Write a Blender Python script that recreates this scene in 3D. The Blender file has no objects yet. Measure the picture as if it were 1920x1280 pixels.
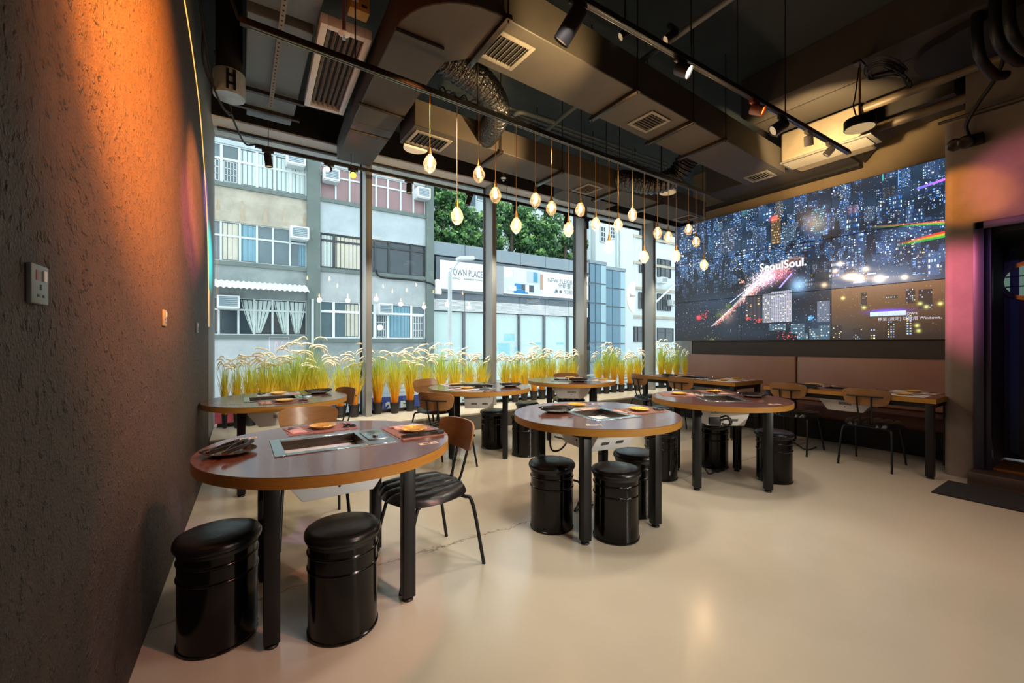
import bpy, bmesh, math, random
import numpy as np
from mathutils import Vector, Matrix

# ------------------------------------------------------------------ camera, sky, light, exposure
SC = bpy.context.scene
COL = SC.collection
R = random.Random(11)
PI = math.pi
F, YAW, CY, H = 786.5, math.radians(33.08), 642.5, 1.3
SN, CS = math.sin(YAW), math.cos(YAW)
cam_d = bpy.data.cameras.new('camera')
cam = bpy.data.objects.new('camera', cam_d)
COL.objects.link(cam)
cam.location = (0, 0, H)
cam.rotation_euler = (PI / 2, 0, -YAW)
cam_d.sensor_width = 36
cam_d.lens = F / 1920 * 36
cam_d.shift_y = (CY - 640) / 1920
cam_d.clip_start = 0.05
SC.camera = cam

SC.view_settings.view_transform = 'Standard'
SC.view_settings.look = 'None'
SC.view_settings.gamma = 1
SC.view_settings.exposure = 0.0
try:
    SC.view_settings.use_curve_mapping = False
except Exception:
    pass
SC.cycles.max_bounces = 8
SC.cycles.transparent_max_bounces = 16
SC.cycles.sample_clamp_indirect = 4
SC.cycles.use_denoising = True

W = bpy.data.worlds.new('sky')
SC.world = W
W.use_nodes = True
W.node_tree.nodes['Background'].inputs[0].default_value = (0.88, 0.95, 1.0, 1)
W.node_tree.nodes['Background'].inputs[1].default_value = 2.7


def lamp(name, loc, target, power, angle=70, color=(1, .86, .68), blend=.6, size=.12, parent=None):
    d = bpy.data.lights.new(name, 'SPOT')
    d.energy = power
    d.spot_size = math.radians(angle)
    d.spot_blend = blend
    d.color = color
    d.shadow_soft_size = size
    o = bpy.data.objects.new(name, d)
    COL.objects.link(o)
    o.location = loc
    o.rotation_euler = (Vector(target) - Vector(loc)).to_track_quat('-Z', 'Y').to_euler()
    if parent:
        o.parent = parent
    return o


WARM = (1, .80, .56)
NEUT = (1, .92, .80)
# added room fill: spots without fixtures below the tracks and behind the camera
for i, (x, y, z, tx, ty, p) in enumerate([
        (1.6, 1.84, 3.1, 1.5, 3.0, 120), (2.9, 1.84, 3.1, 2.8, 3.2, 120), (4.2, 1.84, 3.1, 4.0, 3.0, 60),
        (1.3, 3.0, 3.1, .9, 3.6, 80), (3.4, 3.1, 3.1, 3.2, 4.6, 110), (1.9, .4, 3.2, 1.9, 1.2, 120),
        (3.9, .3, 3.2, 3.5, 1.1, 50), (2.2, -1.2, 3.2, 2.2, .3, 80), (3.4, -1.6, 3.2, 3.0, 0, 50)]):
    lamp('fill_spot', (x, y, z), (tx, ty, 0), p, 110, NEUT, .8, .15)
for (x, y, z, tx, ty, tz, p) in [(3.2, -3.7, 1.9, 1.2, 2.4, .5, 950), (4.6, -3.7, 1.9, 3.0, 2.6, .5, 850)]:
    lamp('rear_fill_spot', (x, y, z), (tx, ty, tz), p, 24, NEUT, .9, .1)  # unseen spots added behind the camera to brighten casings and chair fronts
# coloured effect spots
lamp('orange_spot', (1.6, .6, 3.25), (-.36, 2.35, 2.5), 6500, 42, (1, .26, .02), 1, .06)
lamp('orange_spot', (1.5, .9, 3.25), (-.36, 2.3, 2.0), 1100, 50, (1, .32, .11), 1, .06)
lamp('orange_spot', (1.6, 2.4, 3.25), (-.30, 4.3, 2.5), 3000, 22, (1, .30, .06), .8, .05)
lamp('rose_spot', (2.0, 1.2, 3.1), (-.3, 3.95, 2.2), 3600, 14, (1, .16, .30), 1, .05)
lamp('violet_spot', (2.3, 3.25, 3.05), (-.27, 5.25, 2.75), 3600, 13, (.5, .2, 1), 1, .05)
lamp('teal_spot', (2.3, 3.5, 3.05), (-.25, 5.75, 2.3), 5000, 14, (.03, .75, .8), 1, .05)
lamp('pink_spot', (2.3, -.9, 3.2), (-.1, 2.75, 0), 260, 21, (1, .34, .26), .1, .03)
lamp('pink_spot', (4.1, 2.3, 3.0), (5.85, .95, 1.75), 900, 26, (1, .22, .40), .9, .04)
lamp('pink_spot', (4.0, 2.0, 3.0), (5.85, .50, 2.75), 260, 26, (1, .26, .44), .8, .04)
lamp('orange_spot', (4.2, 2.3, 3.05), (5.85, 1.05, 2.72), 420, 17, (1, .36, .05), .6, .04)
lamp('pink_spot', (3.0, -1.5, 3.2), (4.5, .2, 0), 90, 48, (1, .34, .28), .9, .05)
lamp('warm_spot', (5.0, 1.9, 3.15), (5.75, 2.2, 3.85), 240, 84, (1, .72, .36), .6, .04)
lamp('warm_spot', (1.95, 1.95, 2.85), (1.95, 2.62, 3.55), 150, 62, (1, .70, .32), .7, .04)
lamp('warm_spot', (2.5, 3.0, 2.95), (2.1, 4.0, 3.5), 190, 72, (1, .66, .3), .6, .03)
lamp('warm_spot', (6.3, 3.0, 3.2), (7.0, 2.2, 3.6), 16, 120, (1, .66, .3), .6, .04)
lamp('violet_spot', (2.6, 1.9, 3.0), (-.1, 3.2, 0), 160, 16, (.55, .2, 1), .5, .04)
lamp('violet_spot', (3.6, .4, 3.1), (6.4, .55, 1.5), 40, 30, (.5, .3, 1), .7, .04)  # violet spot added to lift the dark door leaf
# window rail spotlights over the grasses, with extra lamps added past the rail
for k in range(11):
    x = .3 + .8 * k
    lamp('grass_spot', (x, 5.62, 3.38), (x + .1, 6.26, .7), 260, 50, (1, .92, .74), .8, .05)


# ------------------------------------------------------------------ rays of the photograph met with real planes
def at(x, y, h):
    d = F * (H - h) / (y - CY)
    u = (x - 960) / F
    return Vector((d * (u * CS + SN), d * (CS - u * SN), h))


def atY(x, y, Y):
    u = (x - 960) / F
    d = Y / (CS - u * SN)
    return Vector((d * (u * CS + SN), Y, H - (y - CY) * d / F))


def atX(x, y, X):
    u = (x - 960) / F
    d = X / (SN + u * CS)
    return Vector((X, d * (CS - u * SN), H - (y - CY) * d / F))


# ------------------------------------------------------------------ mesh helpers
class MB:
    def __init__(self):
        self.v, self.f, self.mi, self.cur = [], [], [], 0

    def add(self, vs, fs):
        n = len(self.v)
        self.v += [tuple(p) for p in vs]
        self.f += [tuple(i + n for i in q) for q in fs]
        self.mi += [self.cur] * len(fs)
        return self

    def box(self, c, s, rz=0, M=None):
        hx, hy, hz = s[0] / 2, s[1] / 2, s[2] / 2
        vs = [Vector((x * hx, y * hy, z * hz)) for x in (-1, 1) for y in (-1, 1) for z in (-1, 1)]
        m = M if M is not None else Matrix.Rotation(rz, 3, 'Z')
        vs = [m @ p + Vector(c) for p in vs]
        return self.add(vs, [(0, 1, 3, 2), (4, 6, 7, 5), (0, 4, 5, 1), (2, 3, 7, 6), (0, 2, 6, 4), (1, 5, 7, 3)])

    def bb(self, x0, x1, y0, y1, z0, z1):
        return self.box(((x0 + x1) / 2, (y0 + y1) / 2, (z0 + z1) / 2), (abs(x1 - x0), abs(y1 - y0), abs(z1 - z0)))

    def tube(self, pts, r, n=8, cap=True):
        pts = [Vector(p) for p in pts]
        rs = r if isinstance(r, (list, tuple)) else [r] * len(pts)
        t0 = (pts[1] - pts[0]).normalized()
        a = Vector((0, 0, 1)) if abs(t0.z) < .9 else Vector((1, 0, 0))
        nrm = t0.cross(a).normalized()
        vs = []
        for i, p in enumerate(pts):
            t = (pts[min(i + 1, len(pts) - 1)] - pts[max(i - 1, 0)]).normalized()
            nrm = (nrm - t * nrm.dot(t)).normalized()
            b = t.cross(nrm)
            for k in range(n):
                an = 2 * PI * k / n
                vs.append(p + (nrm * math.cos(an) + b * math.sin(an)) * rs[i])
        fs = []
        for i in range(len(pts) - 1):
            for k in range(n):
                k2 = (k + 1) % n
                fs.append((i * n + k, i * n + k2, (i + 1) * n + k2, (i + 1) * n + k))
        if cap:
            fs.append(tuple(range(n - 1, -1, -1)))
            fs.append(tuple((len(pts) - 1) * n + k for k in range(n)))
        return self.add(vs, fs)

    def cyl(self, p0, p1, r, n=12):
        return self.tube([p0, p1], r, n)

    def lathe(self, prof, n=32, c=(0, 0, 0), wob=None, M=None):
        vs, fs, rows = [], [], []
        for (r, z) in prof:
            if r <= 1e-6:
                rows.append([len(vs)])
                vs.append(Vector((0, 0, z)))
            else:
                row = []
                for k in range(n):
                    an = 2 * PI * k / n
                    rr = r * (wob(an, r) if wob else 1)
                    row.append(len(vs))
                    vs.append(Vector((rr * math.cos(an), rr * math.sin(an), z)))
                rows.append(row)
        for a, b in zip(rows[:-1], rows[1:]):
            for k in range(n):
                k2 = (k + 1) % n
                if len(a) == 1 and len(b) == 1:
                    continue
                if len(a) == 1:
                    fs.append((a[0], b[k2], b[k]))
                elif len(b) == 1:
                    fs.append((a[k], a[k2], b[0]))
                else:
                    fs.append((a[k], a[k2], b[k2], b[k]))
        vs = [(M @ p if M is not None else p) + Vector(c) for p in vs]
        return self.add(vs, fs)

    def prism(self, poly, z0, z1, M=None):
        n = len(poly)
        vs = [Vector((x, y, z0)) for x, y in poly] + [Vector((x, y, z1)) for x, y in poly]
        if M is not None:
            vs = [M @ p for p in vs]
        fs = [tuple(range(n - 1, -1, -1)), tuple(range(n, 2 * n))]
        fs += [(i, (i + 1) % n, n + (i + 1) % n, n + i) for i in range(n)]
        return self.add(vs, fs)

    def build(self, name, mats, parent=None, bevel=0, smooth=40, loc=None, rot=None, seg=2):
        me = bpy.data.meshes.new(name)
        me.from_pydata(self.v, [], self.f)
        if not isinstance(mats, (list, tuple)):
            mats = [mats]
        for m in mats:
            me.materials.append(m)
        if len(mats) > 1:
            me.polygons.foreach_set('material_index', self.mi)
        bm = bmesh.new()
        bm.from_mesh(me)
        bmesh.ops.recalc_face_normals(bm, faces=bm.faces)
        if bevel:
            ed = [e for e in bm.edges if len(e.link_faces) == 2 and e.calc_face_angle(0) > .5]
            bmesh.ops.bevel(bm, geom=ed, offset=bevel, segments=seg, affect='EDGES', profile=.5)
        bm.to_mesh(me)
        bm.free()
        if smooth:
            me.polygons.foreach_set('use_smooth', [True] * len(me.polygons))
            me.set_sharp_from_angle(angle=math.radians(smooth))
        return link(name, me, parent, loc, rot)


def link(name, me, parent=None, loc=None, rot=None):
    o = bpy.data.objects.new(name, me)
    COL.objects.link(o)
    if parent:
        o.parent = parent
    if loc is not None:
        o.location = loc
    if rot is not None:
        o.rotation_euler = rot
    return o


def tag(o, label=None, cat=None, group=None, kind=None):
    for k, v in (('label', label), ('category', cat), ('group', group), ('kind', kind)):
        if v:
            o[k] = v
    return o


def thing(name, label, cat, loc=(0, 0, 0), rz=0, group=None):
    o = bpy.data.objects.new(name, None)
    COL.objects.link(o)
    o.location = loc
    o.rotation_euler = (0, 0, rz)
    o.empty_display_size = .1
    return tag(o, label, cat, group)


def copy_tree(o, label=None, group=None, loc=None, rz=None):
    def rec(src, par):
        c = src.copy()
        COL.objects.link(c)
        if par:
            c.parent = par
        for ch in list(src.children):
            rec(ch, c)
        return c
    c = rec(o, None)
    if label:
        c['label'] = label
    if group:
        c['group'] = group
    if loc is not None:
        c.location = loc
    if rz is not None:
        c.rotation_euler = (0, 0, rz)
    return c


def struct(o):
    o['kind'] = 'structure'
    return o


def spline(pts, n=8):
    """Catmull-Rom through points"""
    P = [Vector(p) for p in pts]
    P = [P[0] * 2 - P[1]] + P + [P[-1] * 2 - P[-2]]
    out = []
    for i in range(1, len(P) - 2):
        a, b, c, d = P[i - 1], P[i], P[i + 1], P[i + 2]
        for k in range(n):
            t = k / n
            out.append(.5 * ((2 * b) + (c - a) * t + (2 * a - 5 * b + 4 * c - d) * t * t + (3 * b - a - 3 * c + d) * t ** 3))
    out.append(P[-2])
    return out


def text_mesh(s, size, depth=.002, align='CENTER', bold=0):
    cu = bpy.data.curves.new('lettering', 'FONT')
    cu.body = s
    cu.size = size
    cu.extrude = depth
    cu.offset = bold
    cu.align_x = align
    cu.align_y = 'CENTER'
    cu.resolution_u = 3
    o = bpy.data.objects.new('lettering_source', cu)
    COL.objects.link(o)
    dg = bpy.context.evaluated_depsgraph_get()
    me = bpy.data.meshes.new_from_object(o.evaluated_get(dg))
    bpy.data.objects.remove(o)
    bpy.data.curves.remove(cu)
    me.name = 'lettering'
    return me


def text(s, size, mat, parent, loc, rot, depth=.002, align='CENTER', bold=0, name='lettering'):
    me = text_mesh(s, size, depth, align, bold)
    me.materials.clear()
    me.materials.append(mat)
    return link(name, me, parent, loc, rot)


# ------------------------------------------------------------------ materials
def lin(c):
    def f(v):
        v /= 255
        return v / 12.92 if v <= .04045 else ((v + .055) / 1.055) ** 2.4
    return (f(c[0]), f(c[1]), f(c[2]), 1)


def M(name, col, rough=.5, metal=0, noise=None, bump=None, coat=0, emit=None, spec=None, stretch=None, trans=0):
    m = bpy.data.materials.new(name)
    m.use_nodes = True
    nt = m.node_tree
    b = nt.nodes['Principled BSDF']
    c = lin(col)
    b.inputs['Base Color'].default_value = c
    b.inputs['Roughness'].default_value = rough
    b.inputs['Metallic'].default_value = metal
    if coat:
        b.inputs['Coat Weight'].default_value = coat
        b.inputs['Coat Roughness'].default_value = .08
    if spec is not None:
        b.inputs['Specular IOR Level'].default_value = spec
    if trans:
        b.inputs['Transmission Weight'].default_value = trans
    if emit:
        b.inputs['Emission Color'].default_value = lin(emit[0])
        b.inputs['Emission Strength'].default_value = emit[1]
    if noise or bump:
        tc = nt.nodes.new('ShaderNodeTexCoord')
        mp = nt.nodes.new('ShaderNodeMapping')
        nt.links.new(tc.outputs['Object'], mp.inputs[0])
        if stretch:
            mp.inputs['Scale'].default_value = stretch
    if noise:      # (scale, second colour, contrast)
        n = nt.nodes.new('ShaderNodeTexNoise')
        n.inputs['Scale'].default_value = noise[0]
        n.inputs['Detail'].default_value = 6
        n.inputs['Roughness'].default_value = .65
        nt.links.new(mp.outputs[0], n.inputs['Vector'])
        r = nt.nodes.new('ShaderNodeValToRGB')
        w = noise[2] if len(noise) > 2 else .2
        r.color_ramp.elements[0].position = .5 - w
        r.color_ramp.elements[1].position = .5 + w
        r.color_ramp.elements[0].color = c
        r.color_ramp.elements[1].color = lin(noise[1])
        nt.links.new(n.outputs[0], r.inputs[0])
        nt.links.new(r.outputs[0], b.inputs['Base Color'])
    if bump:       # (scale, strength, distance)
        n2 = nt.nodes.new('ShaderNodeTexNoise')
        n2.inputs['Scale'].default_value = bump[0]
        n2.inputs['Detail'].default_value = 5
        nt.links.new(mp.outputs[0], n2.inputs['Vector'])
        bp = nt.nodes.new('ShaderNodeBump')
        bp.inputs['Strength'].default_value = bump[1]
        bp.inputs['Distance'].default_value = bump[2] if len(bump) > 2 else .01
        nt.links.new(n2.outputs[0], bp.inputs['Height'])
        nt.links.new(bp.outputs[0], b.inputs['Normal'])
    return m


def glass_mat(name, tint, refl=1.45, rough=0.0, gl=(1, 1, 1)):
    m = bpy.data.materials.new(name)
    m.use_nodes = True
    nt = m.node_tree
    nt.nodes.clear()
    out = nt.nodes.new('ShaderNodeOutputMaterial')
    mix = nt.nodes.new('ShaderNodeMixShader')
    tr = nt.nodes.new('ShaderNodeBsdfTransparent')
    tr.inputs[0].default_value = (*tint, 1)
    g = nt.nodes.new('ShaderNodeBsdfGlossy')
    g.inputs['Roughness'].default_value = rough
    g.inputs[0].default_value = (*gl, 1)
    fr = nt.nodes.new('ShaderNodeFresnel')
    # the same reflectance on either face of a pane
    ge = nt.nodes.new('ShaderNodeNewGeometry')
    mi = nt.nodes.new('ShaderNodeMapRange')
    mi.inputs[3].default_value = refl
    mi.inputs[4].default_value = 1 / refl
    nt.links.new(ge.outputs['Backfacing'], mi.inputs[0])
    nt.links.new(mi.outputs[0], fr.inputs[0])
    nt.links.new(fr.outputs[0], mix.inputs[0])
    nt.links.new(tr.outputs[0], mix.inputs[1])
    nt.links.new(g.outputs[0], mix.inputs[2])
    nt.links.new(mix.outputs[0], out.inputs[0])
    return m


def emit_mat(name, col, s):
    m = bpy.data.materials.new(name)
    m.use_nodes = True
    nt = m.node_tree
    nt.nodes.clear()
    out = nt.nodes.new('ShaderNodeOutputMaterial')
    e = nt.nodes.new('ShaderNodeEmission')
    e.inputs[0].default_value = lin(col)
    e.inputs[1].default_value = s
    nt.links.new(e.outputs[0], out.inputs[0])
    return m


black_metal = M('black_metal', (17, 17, 19), .42, spec=.3, noise=(6, (22, 22, 24)))
black_gloss = M('black_gloss', (5, 5, 6), .16, spec=.35, noise=(3, (7, 7, 7)))
black_leather = M('black_leather', (12, 12, 13), .30, spec=.4, bump=(14, .25, .01), noise=(9, (24, 24, 25)))
wood_top = M('wood_top', (86, 48, 36), .17, coat=.25, noise=(5, (104, 60, 44), .3), stretch=(1, 9, 1), bump=(30, .04, .003))
wood_top2 = M('wood_top_long', (134, 82, 48), .24, noise=(5, (112, 66, 38), .3), stretch=(9, 1, 1), bump=(30, .04, .003))
wood_edge = M('wood_edge', (142, 98, 38), .35, noise=(7, (168, 120, 50), .3), stretch=(1, 1, 14))
wood_back = M('wood_back', (124, 86, 50), .32, noise=(6, (148, 106, 64), .25), stretch=(1.5, 6, 12))
steel = M('brushed_steel', (180, 186, 188), .22, 1, noise=(20, (160, 166, 168)), stretch=(1, 12, 1))
dark_steel = M('dark_steel', (52, 46, 42), .3, .7, noise=(8, (74, 62, 52)))
white_metal = M('white_metal', (236, 236, 236), .45, noise=(3, (228, 228, 228)))
slot_black = M('slot_black', (14, 14, 15), .7, noise=(9, (20, 20, 20)))
chrome = M('chrome', (200, 200, 200), .12, 1, noise=(9, (190, 190, 192)))
gold = M('gold_plate', (216, 158, 60), .22, .45, noise=(10, (240, 190, 96)))
plate_dark = M('plate_dark', (104, 78, 42), .22, .4, noise=(10, (60, 48, 36)))
paper_brown = M('paper_brown', (128, 86, 72), .8, noise=(14, (140, 96, 82)))
paper_white = M('paper_white', (216, 212, 206), .8, noise=(10, (226, 222, 216)))
napkin_mat = M('napkin_paper', (206, 158, 140), .85, noise=(10, (216, 170, 150)))
sticker_mat = M('sticker', (212, 186, 160), .6, noise=(20, (190, 160, 132)))
rubber = M('black_rubber', (14, 14, 15), .55, noise=(10, (20, 20, 21)))
clear_plastic = glass_mat('clear_plastic', (.86, .9, .9), 1.5)
brass = M('brass', (190, 130, 52), .3, .9, noise=(8, (206, 150, 70)))
duct_grey = M('duct_paint', (62, 56, 50), .6, noise=(2.2, (70, 63, 56)), bump=(40, .05, .003))
unit_grey = M('unit_metal', (104, 112, 116), .45, .2, noise=(3, (112, 120, 124)))
grille_grey = M('grille_paint', (122, 116, 108), .5, noise=(4, (130, 124, 114)))
slab_paint = M('slab_paint', (38, 46, 48), .8, noise=(1.2, (50, 58, 60)), bump=(7, .2, .02))
dark_paint = M('dark_paint', (16, 15, 15), .8, noise=(1.5, (28, 25, 24)), bump=(9, .15, .01))
alu = M('aluminium', (142, 144, 142), .4, .15, noise=(2, (150, 152, 150)), stretch=(3, 3, .2))
pot_black = M('pot_plastic', (28, 28, 30), .5, noise=(8, (36, 36, 38)))

# ------------------------------------------------------------------ the room
def floor_mat():
    m = M('concrete_floor', (192, 180, 160), .2, noise=(1.1, (178, 166, 146), .35), bump=(3, .05, .006))
    nt = m.node_tree
    b = nt.nodes['Principled BSDF']
    base = b.inputs['Base Color'].links[0].from_socket
    tc = nt.nodes.new('ShaderNodeTexCoord')
    sx = nt.nodes.new('ShaderNodeSeparateXYZ')
    nt.links.new(tc.outputs['Object'], sx.inputs[0])

    def math_(op, a, bb=None):
        n = nt.nodes.new('ShaderNodeMath')
        n.operation = op
        for i, q in enumerate((a, bb)):
            if q is None:
                continue
            if isinstance(q, (int, float)):
                n.inputs[i].default_value = q
            else:
                nt.links.new(q, n.inputs[i])
        return n.outputs[0]
    nz = nt.nodes.new('ShaderNodeTexNoise')
    nz.inputs['Scale'].default_value = 6
    nz.inputs['Detail'].default_value = 8
    nt.links.new(tc.outputs['Object'], nz.inputs['Vector'])
    wob = math_('MULTIPLY', math_('SUBTRACT', nz.outputs[0], .5), .16)
    dist = math_('ABSOLUTE', math_('ADD', math_('SUBTRACT', sx.outputs['Y'], 2.49), wob))
    crack = math_('LESS_THAN', dist, .006)
    nz2 = nt.nodes.new('ShaderNodeTexNoise')
    nz2.inputs['Scale'].default_value = 38
    nt.links.new(tc.outputs['Object'], nz2.inputs['Vector'])
    band = math_('MULTIPLY', math_('LESS_THAN', dist, .022), math_('GREATER_THAN', nz2.outputs[0], .57))
    spots = nt.nodes.new('ShaderNodeTexVoronoi')
    spots.inputs['Scale'].default_value = 2.3
    nt.links.new(tc.outputs['Object'], spots.inputs['Vector'])
    dot = math_('LESS_THAN', spots.outputs['Distance'], .022)
    fac = math_('MINIMUM', math_('ADD', math_('ADD', math_('MULTIPLY', crack, .45), math_('MULTIPLY', band, .4)), math_('MULTIPLY', dot, .35)), .8)
    mx = nt.nodes.new('ShaderNodeMix')
    mx.data_type = 'RGBA'
    nt.links.new(fac, mx.inputs[0])
    nt.links.new(base, mx.inputs[6])
    mx.inputs[7].default_value = lin((104, 84, 66))
    nt.links.new(mx.outputs[2], b.inputs['Base Color'])
    return m


stucco = M('stucco', (66, 53, 46), .7, noise=(14, (48, 38, 33), .2), bump=(120, .5, .01))


def coarse_bumps(m):
    """sparse chips of plaster standing out of the fine grain"""
    nt = m.node_tree
    bp = [n for n in nt.nodes if n.type == 'BUMP'][0]
    src = bp.inputs['Height'].links[0].from_socket
    tc = [n for n in nt.nodes if n.type == 'MAPPING'][0]
    nz = nt.nodes.new('ShaderNodeTexNoise')
    nz.inputs['Scale'].default_value = 34
    nz.inputs['Detail'].default_value = 3
    nt.links.new(tc.outputs[0], nz.inputs['Vector'])
    mr = nt.nodes.new('ShaderNodeMapRange')
    mr.inputs[1].default_value = .56
    mr.inputs[2].default_value = .74
    mr.inputs[4].default_value = 2.2
    nt.links.new(nz.outputs[0], mr.inputs[0])
    ad = nt.nodes.new('ShaderNodeMath')
    ad.operation = 'ADD'
    nt.links.new(src, ad.inputs[0])
    nt.links.new(mr.outputs[0], ad.inputs[1])
    nt.links.new(ad.outputs[0], bp.inputs['Height'])
    bp.inputs['Strength'].default_value = .8


coarse_bumps(stucco)
smooth_wall = M('smooth_wall', (120, 122, 122), .7, noise=(3, (110, 112, 112)), bump=(30, .12, .004))
concrete = M('concrete', (126, 112, 98), .75, noise=(2.6, (98, 86, 76), .28), bump=(7, .2, .01))
beige_wall = M('beige_wall', (128, 108, 80), .75, noise=(2, (118, 98, 72)))
dark_wall = M('dark_wall', (58, 50, 44), .6, noise=(2, (50, 44, 40)))
stone = M('sill_stone', (196, 188, 172), .3, noise=(3, (180, 170, 152)))
riser_m = M('riser_concrete', (112, 108, 98), .6, noise=(2, (96, 92, 84)))
navy = M('navy_paint', (30, 30, 48), .45, noise=(2, (26, 26, 42)))
step_m = M('step_stone', (50, 38, 34), .45, noise=(4, (62, 46, 40)))

GY = 6.38                       # glass plane
WT = 3.99                       # window head
SILL = .25
struct(MB().bb(-1.2, 10, -4.2, 6.6, -.12, 0).build('floor', floor_mat(), smooth=0))
struct(MB().bb(-1.2, 10, -4.2, 6.6, 4.4, 4.55).build('ceiling', slab_paint, smooth=0))


def wx(y):                      # face of the left wall
    return -.41 + .0262 * y


wl = MB()
T = .022
wl.prism([(wx(-4.2) - T, -4.2), (wx(6.6) - T, 6.6), (wx(6.6) - .3, 6.6), (wx(-4.2) - .3, -4.2)], 0, 4.4)
WALL_L = struct(wl.build('wall_left', smooth_wall, smooth=0))
arc = [(5.46, 1.47), (5.38, 2.05), (5.28, 2.51), (5.12, 2.80), (4.93, 3.03), (4.6, 3.34), (4.11, 3.54), (3.64, 3.64), (3.0, 3.70), (2.0, 3.74), (0, 3.76), (-3.9, 3.77)]
arcs = [Vector((0, a, b)) for a, b in arc]
arcs = spline(arcs, 5)
poly = [(-3.9, .0), (5.46, .0)] + [(p.y, p.z) for p in arcs]
mb = MB()
n = len(poly)
vs = [(wx(y) - T + .001, y, z) for y, z in poly] + [(wx(y), y, z) for y, z in poly]
mb.add(vs, [tuple(range(n)), tuple(range(2 * n - 1, n - 1, -1))] + [(i, n + i, n + (i + 1) % n, (i + 1) % n) for i in range(n)])
mb.build('plaster_panel', stucco, WALL_L, smooth=30)
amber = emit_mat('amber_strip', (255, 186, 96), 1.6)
strip = [Vector((wx(p.y), p.y + .003, p.z + .003)) for p in arcs if p.y > 1.5]  # emissive amber line along the arched edge of the panel
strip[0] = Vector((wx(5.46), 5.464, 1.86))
MB().tube(strip, .007, 6).build('amber_line', amber, WALL_L)
MB().tube([(wx(5.46), 5.464, 1.47), (wx(5.46), 5.464, 1.62)], .006, 6).build('amber_line', amber, WALL_L)

struct(MB().bb(-1.2, 10, -4.3, -4.2, 0, 4.4).build('wall_back', dark_wall, smooth=0))
struct(MB().bb(9.2, 9.35, 1.0, 6.6, 0, 4.4).build('wall_far_right', smooth_wall, smooth=0))
wr = MB().bb(7.08, 7.24, .9, 4.70, 0, 4.4)
WALL_R = struct(wr.build('wall_right', beige_wall, smooth=0))
MB().bb(7.05, 7.08, 1.0, 4.70, .3, 1.34).build('lower_cladding', dark_wall, WALL_R, smooth=0)
MB().bb(7.04, 7.25, 4.70, 4.735, 0, 1.34).build('end_trim', alu, WALL_R, smooth=0)

# pillar and door wall
dw = MB()
DX = 5.85
DY0, DY1, DT = .93, -.2, 2.42
rr = .07
pl = [(DX, DY0), (DX, 1.15 - rr)] + [(DX + rr - rr * math.cos(a), 1.15 - rr + rr * math.sin(a)) for a in [PI / 2 * k / 6 for k in range(1, 7)]] + [(7.08, 1.15), (7.08, DY0)]
dw.prism(pl, 0, 3.45)
dw.bb(DX, 7.08, DY1, DY0, DT, 3.45)
dw.bb(DX, 7.08, -4.2, DY1, 0, 3.45)
WALL_D = struct(dw.build('wall_near_right', concrete, smooth=30))
MB().bb(5.97, 7.08, -4.2, 1.02, 3.45, 4.4).build('header_beam', concrete, WALL_D, smooth=0)
MB().tube([(5.83, 1.18, 3.475), (5.83, -2.0, 3.475)], .016, 8).build('conduit', duct_grey, WALL_D)

door = struct(thing('door_1', None, None))
fr = MB()
fr.bb(5.79, 5.90, DY0 - .06, DY0 + .01, 0, DT + .01)
fr.bb(5.79, 5.90, DY1 - .01, DY1 + .06, 0, DT + .01)
fr.bb(5.79, 5.90, DY1, DY0, DT - .06, DT + .01)
fr.bb(5.83, 5.92, DY0 - .10, DY0 - .06, 0, DT - .06)
fr.bb(5.83, 5.92, DY1 + .06, DY1 + .10, 0, DT - .06)
fr.build('door_frame', navy, door, bevel=.004)
jl = MB().bb(5.90, 6.7, DY0 - .09, DY0 - .06, 0, DT).bb(5.9, 6.7, DY1 + .06, DY1 + .09, 0, DT).bb(5.9, 6.7, DY1, DY0, DT - .1, DT - .06)
jl.build('door_lining', dark_paint, door, smooth=0)
leaf = MB().bb(6.5, 6.55, DY1 + .09, DY0 - .09, .14, DT - .1)
LEAF = leaf.build('door_leaf', M('door_leaf_paint', (40, 34, 58), .35, noise=(2, (34, 30, 50))), door, smooth=0)
MB().bb(6.485, 6.50, DY0 - .19, DY0 - .13, .2, DT - .17).build('leaf_trim', M('leaf_trim', (34, 56, 92), .35), LEAF, smooth=0)
pc = atX(1927, 526, 6.5)
ring = Matrix.Rotation(-PI / 2, 4, 'Y')
rg = MB().lathe([(.15, 0), (.19, 0), (.19, .025), (.15, .025), (.15, 0)], 40, pc, M=ring.to_3x3())
rg.build('porthole_ring', chrome, LEAF)
MB().lathe([(0, .006), (.15, .006), (.15, .012), (0, .012)], 40, pc, M=ring.to_3x3()).build('porthole_glass', emit_mat('porthole_light', (150, 186, 170), .35), LEAF)
for dz in (-.05, .05):
    MB().bb(6.484, 6.488, pc.y - .14, pc.y + .14, pc.z + dz - .006, pc.z + dz + .006).build('glazing_bar', black_metal, LEAF, smooth=0)
MB().bb(5.62, 6.7, DY1 - .3, DY0 + .02, 0, .12).build('door_step', step_m, door, bevel=.012)
MB().bb(5.9, 6.4, DY1 + .1, DY0 - .1, .12, .135).build('threshold', brass, door, smooth=0)

tag(MB().bb(5.03, 5.58, -.9, 1.065, .001, .013).build('door_mat', M('door_mat', (22, 20, 20), .95, noise=(60, (34, 30, 30)), bump=(200, .6, .004)), bevel=.004),
    'black rectangular floor mat in front of the dark door step', 'mat')

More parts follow.
